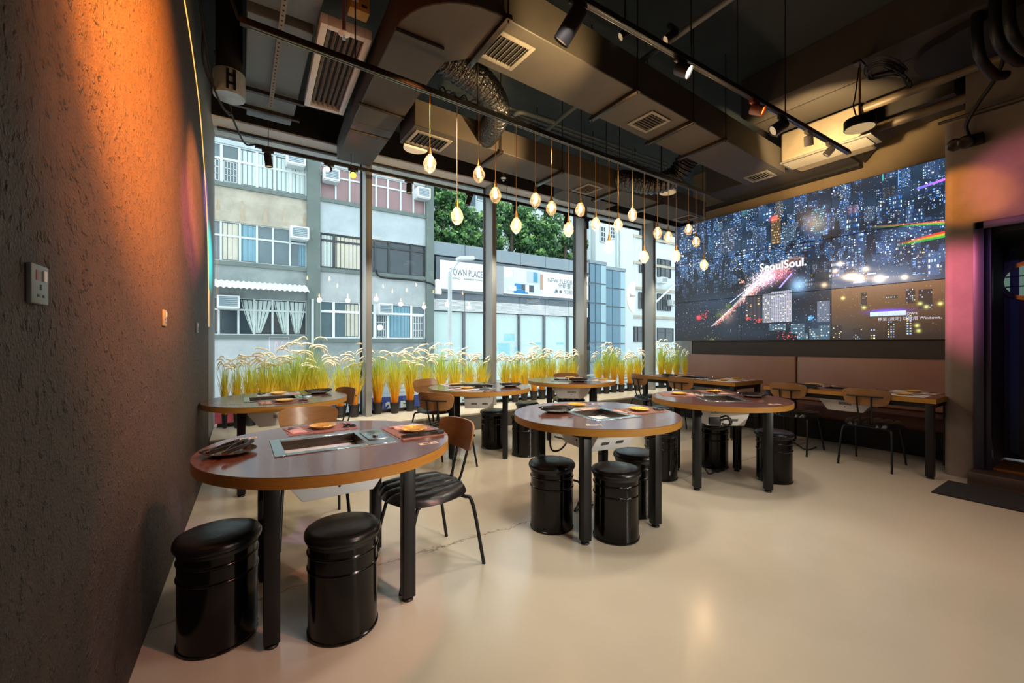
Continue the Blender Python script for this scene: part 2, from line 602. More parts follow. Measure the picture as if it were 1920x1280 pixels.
# window wall: raised sill, mullions, glass, head beam
sill = struct(MB().bb(wx(5.5), 9.2, 5.56, 6.62, 0, SILL - .03).build('trim_1', riser_m, smooth=0))
MB().bb(wx(5.5), 9.2, 5.55, 6.62, SILL - .03, SILL).build('sill_top', stone, sill, bevel=.004)
beam = struct(MB().bb(-.5, 9.2, 6.1, 6.62, WT + .02, 4.4).build('trim_2', dark_paint, smooth=0))
MB().bb(-.5, 9.2, 6.11, 6.62, WT, WT + .02).build('soffit', M('soffit_paint', (226, 224, 220), .6, noise=(2, (218, 216, 212))), beam, smooth=0)
MB().bb(-1.2, 10, 6.62, 6.75, WT + .02, 6.4).build('fascia', M('fascia_paint', (150, 152, 150), .7, noise=(1, (140, 142, 140))), beam, smooth=0)
win_glass = glass_mat('window_glass', (.93, .965, .965), 1.5)
mx = [1.5497 + 2.0713 * k for k in range(5)]
edges_ = [wx(GY) - T + .01] + mx
for k in range(5):
    x0, x1 = edges_[k], (edges_[k + 1] if k < 5 else 9.2)
    w = struct(thing('window_%d' % (k + 1), None, None))
    MB().bb(x0 + (.03 if k else 0), x1 - .03, GY, GY + .012, SILL + .04, WT).build('glass_pane', win_glass, w, smooth=0)
    MB().bb(x1 - .042, x1 + .042, 6.1, GY + .03, SILL, WT).build('mullion', alu, w, bevel=.005)
    gm = MB().bb(x1 - .056, x1 - .042, GY - .03, GY + .02, SILL + .03, WT)
    if k:
        gm.bb(x0 + .042, x0 + .056, GY - .03, GY + .02, SILL + .03, WT)
    gm.build('gasket', rubber, w, smooth=0)
    fm = MB().bb(x0 + .03, x1 - .03, GY - .03, GY + .03, SILL, SILL + .045).bb(x0 + .03, x1 - .03, GY - .025, GY + .03, WT - .03, WT)
    fm.build('track_rail', dark_steel, w, smooth=0)

# ------------------------------------------------------------------ video wall
TVX, TVY, TVW, TVH, TVZ = 7.0, 5.0308, 1.2653, .7182, 1.339


def city_image():
    w, h = 1536, 872
    rng = np.random.default_rng(5)
    A = np.zeros((h, w, 3), np.float32)
    yy, xx = np.mgrid[0:h, 0:w]
    U, V = xx / w, yy / h                      # V up

    def uv(cx, cy):                            # a spot seen on the screen in the photograph
        p = atX(cx / 3.423 + 1240, cy / 3.423 + 280, TVX)
        return (TVY - p.y) / (3 * TVW), (p.z - TVZ) / (3 * TVH)
    A[:] = np.array([.035, .055, .085])
    A += (.05 * np.clip(V - .45, 0, 1))[..., None] * np.array([.3, .8, 1.3])
    # low frequency cloudiness
    for _ in range(26):
        cu, cv, ru = rng.random(), rng.random(), .05 + .1 * rng.random()
        g = np.exp(-((U - cu) / ru) ** 2 - ((V - cv) / (ru * .7)) ** 2)
        A += (g * .07)[..., None] * np.array([.5, .85, 1.2])

    def rect(u0, u1, v0, v1, c, a=1):
        x0, x1, y0, y1 = [int(round(q)) for q in (u0 * w, u1 * w, v0 * h, v1 * h)]
        x0, x1, y0, y1 = max(0, x0), min(w, max(x1, x0 + 1)), max(0, y0), min(h, max(y1, y0 + 1))
        if x1 <= x0 or y1 <= y0:
            return
        A[y0:y1, x0:x1] = A[y0:y1, x0:x1] * (1 - a) + np.array(c) * a

    def glow(u, v, ru, rv, c, ang=0):
        du, dv = U - u, (V - v) * h / w
        c_, s_ = math.cos(ang), math.sin(ang)
        a, b = du * c_ + dv * s_, -du * s_ + dv * c_
        A[:] += np.exp(-(a / ru) ** 2 - (b / rv) ** 2)[..., None] * np.array(c)

    def tower(u0, u1, v0, v1, base, cols, nx, ny, p):
        rect(u0, u1, v0, v1, base, .85)
        for i in range(nx):
            for j in range(ny):
                if rng.random() < p:
                    c = cols[rng.integers(len(cols))]
                    a, b = u0 + (i + .2) * (u1 - u0) / nx, v0 + (j + .25) * (v1 - v0) / ny
                    rect(a, a + .6 * (u1 - u0) / nx, b, b + .5 * (v1 - v0) / ny, np.array(c) * (.35 + .75 * rng.random()))
    BL = [(.35, .6, 1), (.6, .85, 1), (.9, .97, 1), (.2, .45, .9)]
    WA = [(1, .8, .5), (1, .92, .8), (.95, .95, 1)]
    for _ in range(330):                       # upper districts
        u, v = rng.random(), .42 + .6 * rng.random()
        bw, bh = .012 + .028 * rng.random(), .03 + .11 * rng.random()
        q = rng.random()
        tower(u, u + bw, v - bh / 2, v + bh / 2, np.array([.035, .06, .10]) * (1 + 2.2 * rng.random()), BL + (WA if q < .35 else BL), 3 + int(5 * rng.random()), 4 + int(9 * rng.random()), .2 + .45 * rng.random())
    for _ in range(2600):
        u, v = rng.random(), rng.random() ** .8
        c = (BL + WA)[rng.integers(7)]
        s_ = .0008 + .0016 * rng.random()
        rect(u, u + s_, v, v + s_ * 1.7, np.array(c) * (.3 + .7 * rng.random()))
    for cx, cy, cw, ch, c in [(705, 430, 60, 170, (1, .75, .45)), (605, 500, 70, 100, (.5, .7, 1)), (775, 490, 90, 90, (.6, .8, 1)), (975, 385, 70, 150, (.45, .8, 1)), (1195, 365, 70, 40, (.9, .75, 1)), (1300, 375, 70, 80, (.6, .75, .95)), (1420, 250, 80, 50, (.4, .45, .5)), (380, 520, 90, 130, (.6, .7, .9)), (300, 560, 40, 100, (.4, .7, 1)), (355, 480, 30, 40, (.5, .8, 1)), (515, 395, 40, 25, (.5, .9, 1)), (730, 330, 50, 90, (.8, .8, .8))]:
        (u0, v1), (u1, v0) = uv(cx, cy), uv(cx + cw, cy + ch)
        tower(u0, u1, v0, v1, np.array(c) * .22, [c, tuple(np.array(c) * .7)], 8, 11, .55)
    for (cx, cy) in [(720, 445), (240, 1080)]:
        u, v = uv(cx, cy)
        glow(u, v, .012, .01, (1, .1, .12))
    u, v = uv(1420, 160)
    rect(u, u + .002, v - .04, v + .05, (.1, .8, .7))
    u, v = uv(1520, 165)
    rect(u, u + .002, v - .06, v + .04, (.3, .6, 1))
    u0, v0 = uv(1640, 260)
    for k in range(26):
        rect(u0 + k * .0028, u0 + k * .0028 + .003, v0 + k * .0008, v0 + k * .0008 + .013, (.25 + .02 * k, .3, 1))
    # middle belt darkened hills and river
    m = np.exp(-((V - .42) / .1) ** 2) * (U < .66)
    A *= (1 - .55 * m)[..., None]
    m = np.clip(1 - V / .14, 0, 1) * (U < .7)
    A *= (1 - .5 * m)[..., None]
    # the expressway
    road = [uv(*q) for q in [(330, 1130), (430, 1040), (520, 955), (600, 880), (680, 800), (760, 740), (850, 690), (900, 690)]]
    for i in range(3600):
        t = rng.random() ** .8 * (len(road) - 1.001)
        k, f_ = int(t), t % 1
        u = road[k][0] * (1 - f_) + road[k + 1][0] * f_
        v = road[k][1] * (1 - f_) + road[k + 1][1] * f_
        wd = .014 + .055 * math.exp(-((t - 4.3) / 1.5) ** 2)
        o = rng.normal() * .5
        c = [(1, .95, .95), (1, .9, .85), (1, .35, .3)][0 if o < .1 else (2 if rng.random() < .6 else 1)]
        rect(u + o * wd, u + o * wd + .0035, v - abs(o) * .012 - .003, v - abs(o) * .012 + .003, np.array(c) * (.3 + .5 * rng.random()) * (1 if t < 4.6 else .55), .8)
    for q, c in [((700, 820), (.4, .32, .4)), ((640, 850), (.4, .32, .38)), ((780, 800), (.35, .12, .14)), ((560, 930), (.35, .26, .26)), ((420, 1070), (.3, .2, .16))]:
        u, v = uv(*q)
        glow(u, v, .035, .03, c)
    for i in range(60):
        a = i / 60
        u, v = uv(440 - 0 * a + 225 * a, 985 - 180 * a)
        rect(u, u + .003, v, v + .006, (.7, .8, 1))
    u0, v0 = uv(755, 890)
    u1, v1 = uv(830, 800)
    for i in range(200):
        a = i / 200
        rect(u0 + (u1 - u0) * a, u0 + (u1 - u0) * a + .005, v0 + (v1 - v0) * a, v0 + (v1 - v0) * a + .006, (.55, .5, 1))
    u, v = uv(880, 870)
    glow(u, v, .03, .03, (.4, .55, .7))
    # block of flats at the bottom
    for cx, cy, cw, ch, c, nx in [(650, 930, 60, 180, (.40, .41, .46), 4), (705, 915, 130, 190, (.50, .50, .56), 9), (1000, 975, 80, 130, (.25, .3, .38), 5), (540, 940, 100, 150, (.12, .10, .11), 4)]:
        (u0, v1), (u1, v0) = uv(cx, cy), uv(cx + cw, cy + ch)
        rect(u0, u1, v0, v1, c)
        for i in range(nx):
            a = u0 + (i + .15) * (u1 - u0) / nx
            for j in range(22):
                b = v0 + (j + .2) * (v1 - v0) / 22
                rect(a, a + .45 * (u1 - u0) / nx, b, b + .55 * (v1 - v0) / 22, (1, .86, .55) if rng.random() < .16 else (.16, .18, .23), .8)
    for cx, cy, s_, c in [(620, 1100, .014, (.9, .2, .15)), (280, 1070, .02, (.8, .16, .12)), (800, 1195, .03, (.8, .2, .15)), (320, 1215, .03, (.35, .36, .08)), (515, 855, .008, (.8, .5, .4)), (550, 1085, .01, (.8, .2, .2)), (960, 1085, .012, (.3, .6, .9)), (430, 1010, .012, (.25, .35, .05)), (370, 1060, .012, (.25, .35, .05))]:
        u, v = uv(cx, cy)
        for _ in range(26):
            a, b = rng.normal() * s_ * .6, rng.normal() * s_ * .8
            rect(u + a, u + a + .004, v + b, v + b + .006, np.array(c) * (.6 + .7 * rng.random()), .8)
    for cx, cy, cw, ch in [(830, 1120, 90, 60), (950, 1150, 60, 70), (1010, 1130, 70, 90), (690, 1120, 110, 40), (870, 1180, 70, 40)]:
        (u0, v1), (u1, v0) = uv(cx, cy), uv(cx + cw, cy + ch)
        tower(u0, u1, v0, v1, (.16, .24, .30), [(1, .95, .8), (.5, .7, .8)], 6, 5, .4)
    # right column
    P = U > 2 / 3
    mid = P & (V > 1 / 3) & (V < 2 / 3)
    g = np.clip((2 / 3 - V) * 3, 0, 1) ** .8
    A[mid] += (g[mid] * .12)[:, None] * np.array([1, .86, .95])
    for cx, cy, s_ in [(1115, 780, .012), (1145, 735, .013), (1310, 770, .014), (1225, 815, .02), (1190, 820, .014), (1560, 820, .012), (1045, 870, .014), (1400, 830, .02), (1270, 830, .02)]:
        u, v = uv(cx, cy)
        glow(u, v, s_ * .7, s_ * .7, (.75, .58, .4))
        glow(u, v, s_ * 4, s_ * .6, (.12, .08, .045), -.2)
    for q, ln in [((1320, 805), 60), ((1230, 860), 80), ((1390, 832), 60), ((1420, 825), 40)]:
        u, v = uv(*q)
        rect(u, u + ln / 2400, v, v + .008, (.75, .75, 1))
    low = P & (V < 1 / 3)
    g = np.clip(V * 3, 0, 1)
    A[low] = A[low] * .35 + (.06 + .28 * g[low] ** 1.1)[:, None] * np.array([1, .62, .34])
    for cx, cy, cw, ch, nx, ny, p in [(1100, 1130, 60, 80, 5, 7, .3), (1230, 1150, 60, 70, 5, 6, .35), (1450, 1100, 50, 110, 3, 7, .85), (1570, 1060, 40, 130, 2, 8, .9), (1340, 1150, 35, 70, 2, 4, .9), (1570, 895, 60, 90, 5, 7, .55), (1280, 920, 40, 90, 4, 9, .2), (1650, 900, 90, 120, 9, 9, .12), (1440, 940, 80, 14, 9, 1, .8)]:
        (u0, v1), (u1, v0) = uv(cx, cy), uv(cx + cw, cy + ch)
        tower(u0, u1, v0, v1, (.1, .085, .09), [(.5, .6, 1), (1, .9, .5), (.7, .9, .75), (.9, .9, 1)], nx, ny, p)
    for cx, cy in [(1640, 1130), (1650, 1165), (1165, 955), (1300, 1015), (1660, 990), (1700, 1010), (1790, 990)]:
        u, v = uv(cx, cy)
        glow(u, v, .006, .006, (.6, .65, .3))
    (u0, v1), (u1, v0) = uv(1340, 1045), uv(1570, 1062)
    rect(u0, u1, v0, v1, (.55, .7, .95))
    glow((u0 + u1) / 2, v1, (u1 - u0) * .5, .008, (.1, .05, .8))
    for k, c in enumerate([(.9, .15, .1), (.75, .6, .1), (.15, .6, .2)]):      # coloured streaks on the picture
        a, b = uv(1500, 610 + 6 * k), uv(1815, 530 + 14 * k)
        for i in range(160):
            t = i / 160
            u, v = a[0] + (b[0] - a[0]) * t, a[1] + (b[1] - a[1]) * t
            rect(u, u + .004, v - .006, v + .006, c, .3 * t)
        a, b = uv(1300, 500 + 2 * k), uv(1815, 462 + 8 * k)
        for i in range(160):
            t = i / 160
            u, v = a[0] + (b[0] - a[0]) * t, a[1] + (b[1] - a[1]) * t
            rect(u, u + .004, v - .005, v + .005, c, .28 * t)
    A = np.clip(A, 0, 1.0)
    im = bpy.data.images.new('night_city', w, h, float_buffer=False)
    px = np.ones((h, w, 4), np.float32)
    px[..., :3] = A ** .8
    im.pixels.foreach_set(px.ravel())
    im.update()
    return im


def screen_mat():
    m = bpy.data.materials.new('screen_picture')
    m.use_nodes = True
    nt = m.node_tree
    b = nt.nodes['Principled BSDF']
    b.inputs['Base Color'].default_value = (.008, .008, .01, 1)
    b.inputs['Roughness'].default_value = .35
    t = nt.nodes.new('ShaderNodeTexImage')
    t.image = city_image()
    nt.links.new(t.outputs[0], b.inputs['Emission Color'])
    b.inputs['Emission Strength'].default_value = 1.9
    return m


sm = screen_mat()
tv = thing('video_wall', 'wall of nine joined screens showing a city at night', 'screen', (TVX, TVY, TVZ))
for i in range(3):
    for j in range(3):
        g = .004
        y1, y0 = -i * TVW - g, -(i + 1) * TVW + g
        z0, z1 = j * TVH + g, (j + 1) * TVH - g
        p = MB()
        p.bb(.001, .07, y0 - g * .6, y1 + g * .6, z0 - g * .6, z1 + g * .6)
        p.cur = 1
        p.add([(0, y1, z0), (0, y0, z0), (0, y0, z1), (0, y1, z1)], [(0, 1, 2, 3)])
        o = p.build('screen_panel', [black_metal, sm], tv, smooth=0)
        uvl = o.data.uv_layers.new(name='UVMap')
        for lo in o.data.loops:
            c = o.data.vertices[lo.vertex_index].co
            uvl.data[lo.index].uv = (-c.y / (3 * TVW), c.z / (3 * TVH))
        o.data.update()
white_glow = emit_mat('letter_glow', (255, 255, 255), 1.6)
rtv = (PI / 2, 0, -PI / 2)


def tvpos(cx, cy):
    p = atX(cx / 3.423 + 1240, cy / 3.423 + 280, TVX)
    return (-.006, p.y - TVY, p.z - TVZ)


a, b = tvpos(632, 752), tvpos(932, 732)
t = text('SeoulSoul.', .20, white_glow, tv, ((a[0] + b[0]) / 2, (a[1] + b[1]) / 2, (a[2] + b[2]) / 2), rtv, .001, bold=.004)
xs_ = [v.co.x for v in t.data.vertices]
s_ = abs(a[1] - b[1]) / (max(xs_) - min(xs_))
t.scale = (s_, s_ * 1.05, 1)
pale = emit_mat('caption_glow', (235, 230, 240), .9)
t = text('啟用 Windows', .062, pale, tv, tvpos(1390, 1060), rtv, .001, 'LEFT')
t = text('移至 [設定] 以啟用 Windows。', .047, pale, tv, tvpos(1390, 1092), rtv, .001, 'LEFT')

# ------------------------------------------------------------------ banquette
bq_m = M('banquette_leather', (156, 118, 100), .45, noise=(2.5, (146, 108, 90)), bump=(60, .08, .003))
bq_s = M('banquette_seat', (92, 48, 38), .4, noise=(2.5, (80, 42, 34)), bump=(60, .08, .003))
bq = thing('banquette', 'long brown leather bench with a low padded back under the screens', 'bench', (6.9, 2.9, 0))
MB().bb(-.36, .14, -1.74, 1.80, 0, .30).build('base', black_metal, bq, smooth=0)
for y0, y1 in ((-1.745, -.01), (.01, 1.795)):
    MB().bb(-.45, 0, y0, y1, .30, .47).build('seat', bq_s, bq, bevel=.03, seg=3)
    MB().bb(0, .14, y0, y1, .47, 1.10).build('backrest', bq_m, bq, bevel=.02, seg=3)

# ------------------------------------------------------------------ stools
def make_stool():
    t = thing('drum_stool', 'x', 'stool')
    pr = [(0, .002), (.151, .002), (.1535, .004), (.1535, .012), (.149, .015), (.149, .022), (.149, .292)]
    for zc in (.296, .366):
        pr += [(.149 + .0055 * math.sin(PI * q / 8), zc - .008 + .002 * q) for q in range(9)]
        pr += [(.149, zc + .014)]
    pr += [(.149, .422), (0, .422)]
    MB().lathe(pr, 56).build('drum', black_gloss, t, smooth=38)
    pr = [(0, .420), (.154, .420), (.162, .423), (.1655, .433), (.1645, .446), (.157, .458), (.135, .465), (.06, .469), (0, .470)]
    MB().lathe(pr, 48, wob=lambda a, r: 1 + .006 * math.sin(9 * a + 1) * (r > .14)).build('cushion', black_leather, t, smooth=80)
    MB().lathe([(.1485, .404), (.1525, .404), (.1525, .420), (.1485, .420)], 48).build('rim_band', rubber, t, smooth=30)
    return t


# ------------------------------------------------------------------ chairs (front is +Y)
def make_chair():
    t = thing('dining_chair', 'x', 'chair')
    nx, ny = 61, 22
    vs, fs = [], []

    def sq(u, v):
        a, b = abs(u) ** 1, abs(v) ** 1
        return u * math.sqrt(1 - .42 * v * v), v * math.sqrt(1 - .42 * u * u)
    for side in (0, 1):
        for j in range(ny):
            for i in range(nx):
                u, v = -1 + 2 * i / (nx - 1), -1 + 2 * j / (ny - 1)
                x, y = sq(u, v)
                e = max(abs(u), abs(v))
                dome = 1 - e ** 7
                ch = abs(math.cos(u * 2.5 * PI)) ** .5
                z = .430 + (.026 + .024 * ch) * dome ** .5 if side == 0 else .430 - .014 * dome ** .5
                vs.append((x * (.244 + .012 * v), .02 + y * .245, z))
    N = nx * ny
    for j in range(ny - 1):
        for i in range(nx - 1):
            a = j * nx + i
            fs.append((a, a + 1, a + nx + 1, a + nx))
            fs.append((N + a, N + a + nx, N + a + nx + 1, N + a + 1))
    bd = [i for i in range(nx)] + [j * nx + nx - 1 for j in range(1, ny)] + [(ny - 1) * nx + i for i in range(nx - 2, -1, -1)] + [j * nx for j in range(ny - 2, 0, -1)]
    for k in range(len(bd)):
        a, b = bd[k], bd[(k + 1) % len(bd)]
        fs.append((a, N + a, N + b, b))
    m = MB().add(vs, fs)
    m.build('seat', black_leather, t, smooth=60)
    # curved plywood back, bottom narrower than top
    out = []
    for k in range(48):
        a = 2 * PI * k / 48
        ca, sa = math.cos(a), math.sin(a)
        x = math.copysign(abs(ca) ** .5, ca)
        z = math.copysign(abs(sa) ** .5, sa)
        out.append((x * (.196 + .018 * z), z * .088))
    vs, fs = [], []
    rings = 7
    for side in (0, 1):
        for q in range(rings):
            s = 1 - q / (rings - 1) * .999
            for (x, z) in out:
                X, Z = x * s, z * s
                y = -.235 + .055 * (X / .2) ** 2 - (Z + .05) * .16 - (.013 if side else 0)
                vs.append((X, y, .735 + Z))
    n = 48
    for side in (0, 1):
        o = side * rings * n
        for q in range(rings - 1):
            for k in range(n):
                a, b = o + q * n + k, o + q * n + (k + 1) % n
                fs.append((a, b, b + n, a + n))
    for k in range(n):
        a, b = k, (k + 1) % n
        fs.append((a, rings * n + a, rings * n + b, b))
    MB().add(vs, fs).build('backrest', wood_back, t, smooth=50)
    zz = .745
    bar = [(x, -.262 + .055 * (x / .2) ** 2 - .009, zz) for x in [-.15 + .3 * k / 10 for k in range(11)]]
    MB().tube(bar, .007, 8).build('back_bar', black_metal, t)
    for s in (-1, 1):
        MB().tube(spline([(s * .062, -.268, zz), (s * .058, -.245, .62), (s * .05, -.19, .45), (s * .05, -.12, .415)], 5), .008, 8).build('back_strut', black_metal, t)
    for s in (-1, 1):
        MB().tube(spline([(s * .10, -.10, .412), (s * .175, -.155, .408), (s * .205, -.195, .36), (s * .222, -.262, .0)], 6), .0105, 10).build('leg', black_metal, t)
        MB().tube(spline([(s * .10, .08, .412), (s * .165, .12, .408), (s * .190, .16, .36), (s * .214, .252, .0)], 6), .0105, 10).build('leg', black_metal, t)
    MB().bb(-.11, .11, -.13, .11, .404, .418).build('seat_plate', black_metal, t, bevel=.003)
    return t


# ------------------------------------------------------------------ tables with a sunken grill
def ring_top(mb, r, hx, hy, z0, z1, n=96, rect=None):
    """slab with a rectangular hole; rect=(x half, y half) makes the outline a rectangle"""
    base = [math.atan2(sy * hy, sx * hx) for sx, sy in ((1, 1), (-1, 1), (-1, -1), (1, -1))]
    angs = [-PI + 2 * PI * k / n for k in range(n)] + base
    if rect:
        angs = base + [math.atan2(sy * rect[1], sx * rect[0]) for sx, sy in ((1, 1), (-1, 1), (-1, -1), (1, -1))]
    angs = sorted(set(round(a, 6) for a in angs))
    inn, out = [], []
    for a in angs:
        c, s = math.cos(a), math.sin(a)
        k = min(hx / abs(c) if abs(c) > 1e-9 else 9e9, hy / abs(s) if abs(s) > 1e-9 else 9e9)
        inn.append((c * k, s * k))
        if rect:
            k = min(rect[0] / abs(c) if abs(c) > 1e-9 else 9e9, rect[1] / abs(s) if abs(s) > 1e-9 else 9e9)
            out.append((c * k, s * k))
        else:
            out.append((c * r, s * r))
    m = len(angs)
    vs = [(x, y, z1) for x, y in inn] + [(x, y, z1) for x, y in out] + [(x, y, z0) for x, y in out] + [(x, y, z0) for x, y in inn]
    fs = []
    for k in range(m):
        k2 = (k + 1) % m
        for q in range(4):
            a, b = q * m, ((q + 1) % 4) * m
            fs.append((a + k, b + k, b + k2, a + k2))
    mb.add(vs, fs)
    return out


def grill_unit(parent, zt, cover=False, vents=True):
    """steel frame let into the table top with its casing below; the control face looks to -Y"""
    hx, hy = .2825, .195
    f = MB()
    ox0, ox1, oy = -.235, .135, .148
    f.bb(-hx, ox0, -hy, hy, zt - .004, zt + .004).bb(ox1, hx, -hy, hy, zt - .004, zt + .004)
    f.bb(ox0, ox1, -hy, -oy, zt - .004, zt + .004).bb(ox0, ox1, oy, hy, zt - .004, zt + .004)
    fr = f.build('grill_frame', steel, parent, bevel=.0015, seg=1)
    w = MB()
    d = .085
    w.bb(ox0 - .004, ox0, -oy, oy, zt - d, zt - .002).bb(ox1, ox1 + .004, -oy, oy, zt - d, zt - .002)
    w.bb(ox0, ox1, -oy - .004, -oy, zt - d, zt - .002).bb(ox0, ox1, oy, oy + .004, zt - d, zt - .002)
    w.bb(ox0, ox1, -oy, oy, zt - d - .004, zt - d)
    w.build('grill_well', dark_steel, fr, smooth=0)
    MB().bb(ox0 + .012, ox1 - .012, -oy + .012, oy - .012, zt - .062, zt - .056).build('grill_plate', M_grill, fr, bevel=.004)
    b = MB()
    for k in (-1, 1):
        b.tube([(ox0 + .01, k * .1, zt - .03), (ox1 - .01, k * .1, zt - .03)], .003, 6)
    b.build('support_rod', dark_steel, fr)
    t = MB().bb(.160, .268, -.10, .12, zt + .004, zt + .009)
    t.build('control_plate', steel, fr, bevel=.002)
    MB().lathe([(0, .004), (.022, .004), (.022, .018), (.018, .024), (0, .025)], 24, (.21, .06, zt)).build('burner_cap', clear_plastic, fr)
    MB().lathe([(0, .004), (.015, .004), (.014, .020), (0, .022)], 20, (.205, -.05, zt)).build('knob', chrome, fr)
    # casing
    wx_, wb, wy, zc, zm, zb = .255, .165, .165, zt - .05, zt - .115, zt - .235
    pr = [(-wx_, zc), (-wx_, zm), (-wb, zb), (wb, zb), (wx_, zm), (wx_, zc)]
    vs = [(x, -wy, z) for x, z in pr] + [(x, wy, z) for x, z in pr]
    n = len(pr)
    cs = MB().add(vs, [tuple(range(n)), tuple(range(2 * n - 1, n - 1, -1))] + [(i, n + i, n + (i + 1) % n, (i + 1) % n) for i in range(n)])
    ca = cs.build('casing', white_metal, parent, bevel=.004, seg=2)
    for sg in (-1, 1):
        s = MB()
        for k in range(14):
            s.bb(-.055 + k * .0085, -.051 + k * .0085, sg * wy - .0018, sg * wy + .0018, zt - .165, zt - .135)
        s.build('vent_slot', slot_black, ca, smooth=0)
    MB().lathe([(0, 0), (.006, 0), (.006, .003), (0, .003)], 14, (0, wy, zt - .187), M=Matrix.Rotation(-PI / 2, 3, 'X')).build('cable_gland', slot_black, ca)
    MB().lathe([(0, 0), (.006, 0), (.006, .003), (0, .003)], 14, (0, -wy, zt - .187), M=Matrix.Rotation(PI / 2, 3, 'X')).build('cable_gland', slot_black, ca)
    for sx in (-1, 1):
        sl = Vector((wb - wx_, 0, zb - zm)).normalized()
        for grp in (-.085, .04):
            s = MB()
            for k in range(9):
                c = Vector((wx_, grp + k * .0075, zm)) + sl * .075
                c.x *= sx
                d_ = Vector((sl.x * sx, 0, sl.z))
                nrm = Vector((-d_.z * sx, 0, d_.x * sx))
                p, q = c - d_ * .016, c + d_ * .016
                o = nrm * (.0016 if nrm.x * sx > 0 else -.0016)
                s.add([p + o + Vector((0, -.002, 0)), p + o + Vector((0, .002, 0)), q + o + Vector((0, .002, 0)), q + o + Vector((0, -.002, 0))], [(0, 1, 2, 3)])
            s.build('side_vent', slot_black, ca, smooth=0)
        for yy in (-.125, .125):
            MB().lathe([(0, 0), (.006, 0), (.005, .003), (0, .003)], 10, (sx * wx_, yy, zt - .095), M=Matrix.Rotation(sx * PI / 2, 3, 'Y')).build('screw', slot_black, ca)
    return fr


M_grill = M('grill_plate', (62, 44, 36), .28, .6, noise=(9, (84, 54, 40)))


def legs(t, pts, zt, w=.031):
    for x, y in pts:
        l = MB().bb(x - w, x + w, y - w, y + w, .022, zt).build('leg', black_metal, t, bevel=.004)
        MB().lathe([(0, 0), (.026, 0), (.028, .006), (.024, .012), (.012, .014), (.012, .024), (0, .024)], 20, (x, y, 0)).build('levelling_foot', rubber, l)


def make_round(r=.6):
    t = thing('round_table', 'x', 'table')
    m = MB()
    ring_top(m, r - .0015, .262, .182, .7775, .780)
    m.build('tabletop', wood_top, t, smooth=20)
    m = MB()
    ring_top(m, r, .262, .182, .733, .7775)
    m.build('edge_band', wood_edge, t, smooth=40)
    f = MB()
    for s in (-1, 1):
        f.bb(-.30, .30, s * .29 - .015, s * .29 + .015, .70, .733).bb(s * .29 - .015, s * .29 + .015, -.275, .275, .70, .733)
    f.build('under_frame', black_metal, t, smooth=0)
    legs(t, [(a * .3, b * .3) for a in (-1, 1) for b in (-1, 1)], .733)
    grill_unit(t, .780)
    return t


def make_long(hx, hy):
    t = thing('long_table', 'x', 'table')
    m = MB()
    ring_top(m, 1, .262, .182, .765, .770, rect=(hx - .002, hy - .002))
    m.build('tabletop', wood_top2, t, smooth=0)
    m = MB()
    ring_top(m, 1, .262, .182, .722, .765, rect=(hx, hy))
    m.build('edge_band', wood_edge, t, smooth=0)
    f = MB()
    for s in (-1, 1):
        f.bb(-hx + .03, hx - .03, s * (hy - .05) - .02, s * (hy - .05) + .02, .672, .722)
        f.bb(s * (hx - .05) - .02, s * (hx - .05) + .02, -hy + .07, hy - .07, .672, .722)
    f.build('under_frame', black_metal, t, smooth=0)
    legs(t, [(a * (hx - .05), b * (hy - .05)) for a in (-1, 1) for b in (-1, 1)], .722)
    grill_unit(t, .770)
    return t


# ------------------------------------------------------------------ tableware
def make_plate(dark=False):
    t = thing('plate', 'x', 'plate')
    wob = lambda a, r: 1 + (.03 * math.cos(22 * a) if r > .055 else 0)
    pr = [(0, .002), (.038, .002), (.042, 0), (.047, .002), (.075, .017), (.077, .0185), (.075, .020), (.048, .006), (.040, .005), (0, .005)]
    MB().lathe(pr, 96, wob=wob).build('dish', plate_dark if dark else gold, t, smooth=60)
    MB().lathe([(0, .0052), (.042, .0055), (.044, .0058), (.042, .0062), (0, .0058)], 48).build('glaze', plate_dark if dark else M_glaze, t, smooth=60)
    return t


M_glaze = M('glaze', (190, 140, 66), .15, .3, noise=(30, (74, 42, 18), .12))


def make_tongs():
    t = thing('tongs', 'x', 'tongs')
    for s in (-1, 1):
        p = spline([(-.115, 0, .010), (-.06, s * .012, .011), (.02, s * .022, .012), (.10, s * .014, .012)], 5)
        v = MB()
        for i in range(len(p) - 1):
            c = (p[i] + p[i + 1]) / 2
            d = p[i + 1] - p[i]
            v.box(c, (d.length * 1.06, .0025, .018), math.atan2(d.y, d.x))
        v.build('arm', dark_steel, t, smooth=0)
        MB().bb(.075, .118, s * .014 - .006, s * .014 + .006, .002, .022).build('grip_tip', rubber, t, bevel=.003)
    MB().tube([(-.118, -.004, .011), (-.122, 0, .011), (-.118, .004, .011)], .010, 8).build('hinge', chrome, t)
    return t


def make_scissors():
    t = thing('scissors', 'x', 'scissors')
    for s in (-1, 1):
        bl = MB().prism([(0, -.004), (.09, s * .004 - .001), (.092, s * .004 + .001), (0, .006)], .006 + .002 * s, .008 + .002 * s)
        bl.build('blade', chrome, t, smooth=0)
        c = [(-.065 + .024 * math.cos(a), s * .02 + .014 * math.sin(a), .007) for a in [2 * PI * k / 18 for k in range(19)]]
        MB().tube(c, .0042, 7).tube([(-.043, s * .016, .007), (.006, 0, .007)], .0045, 7).build('handle', rubber, t)
    MB().lathe([(0, .003), (.005, .003), (.005, .013), (0, .014)], 12).build('pivot', chrome, t)
    return t


def make_placemat(white=False):
    t = MB().bb(-.19, .19, -.13, .13, 0, .0012).build('placemat', paper_white if white else paper_brown, smooth=0)
    return tag(t, 'x', 'placemat')


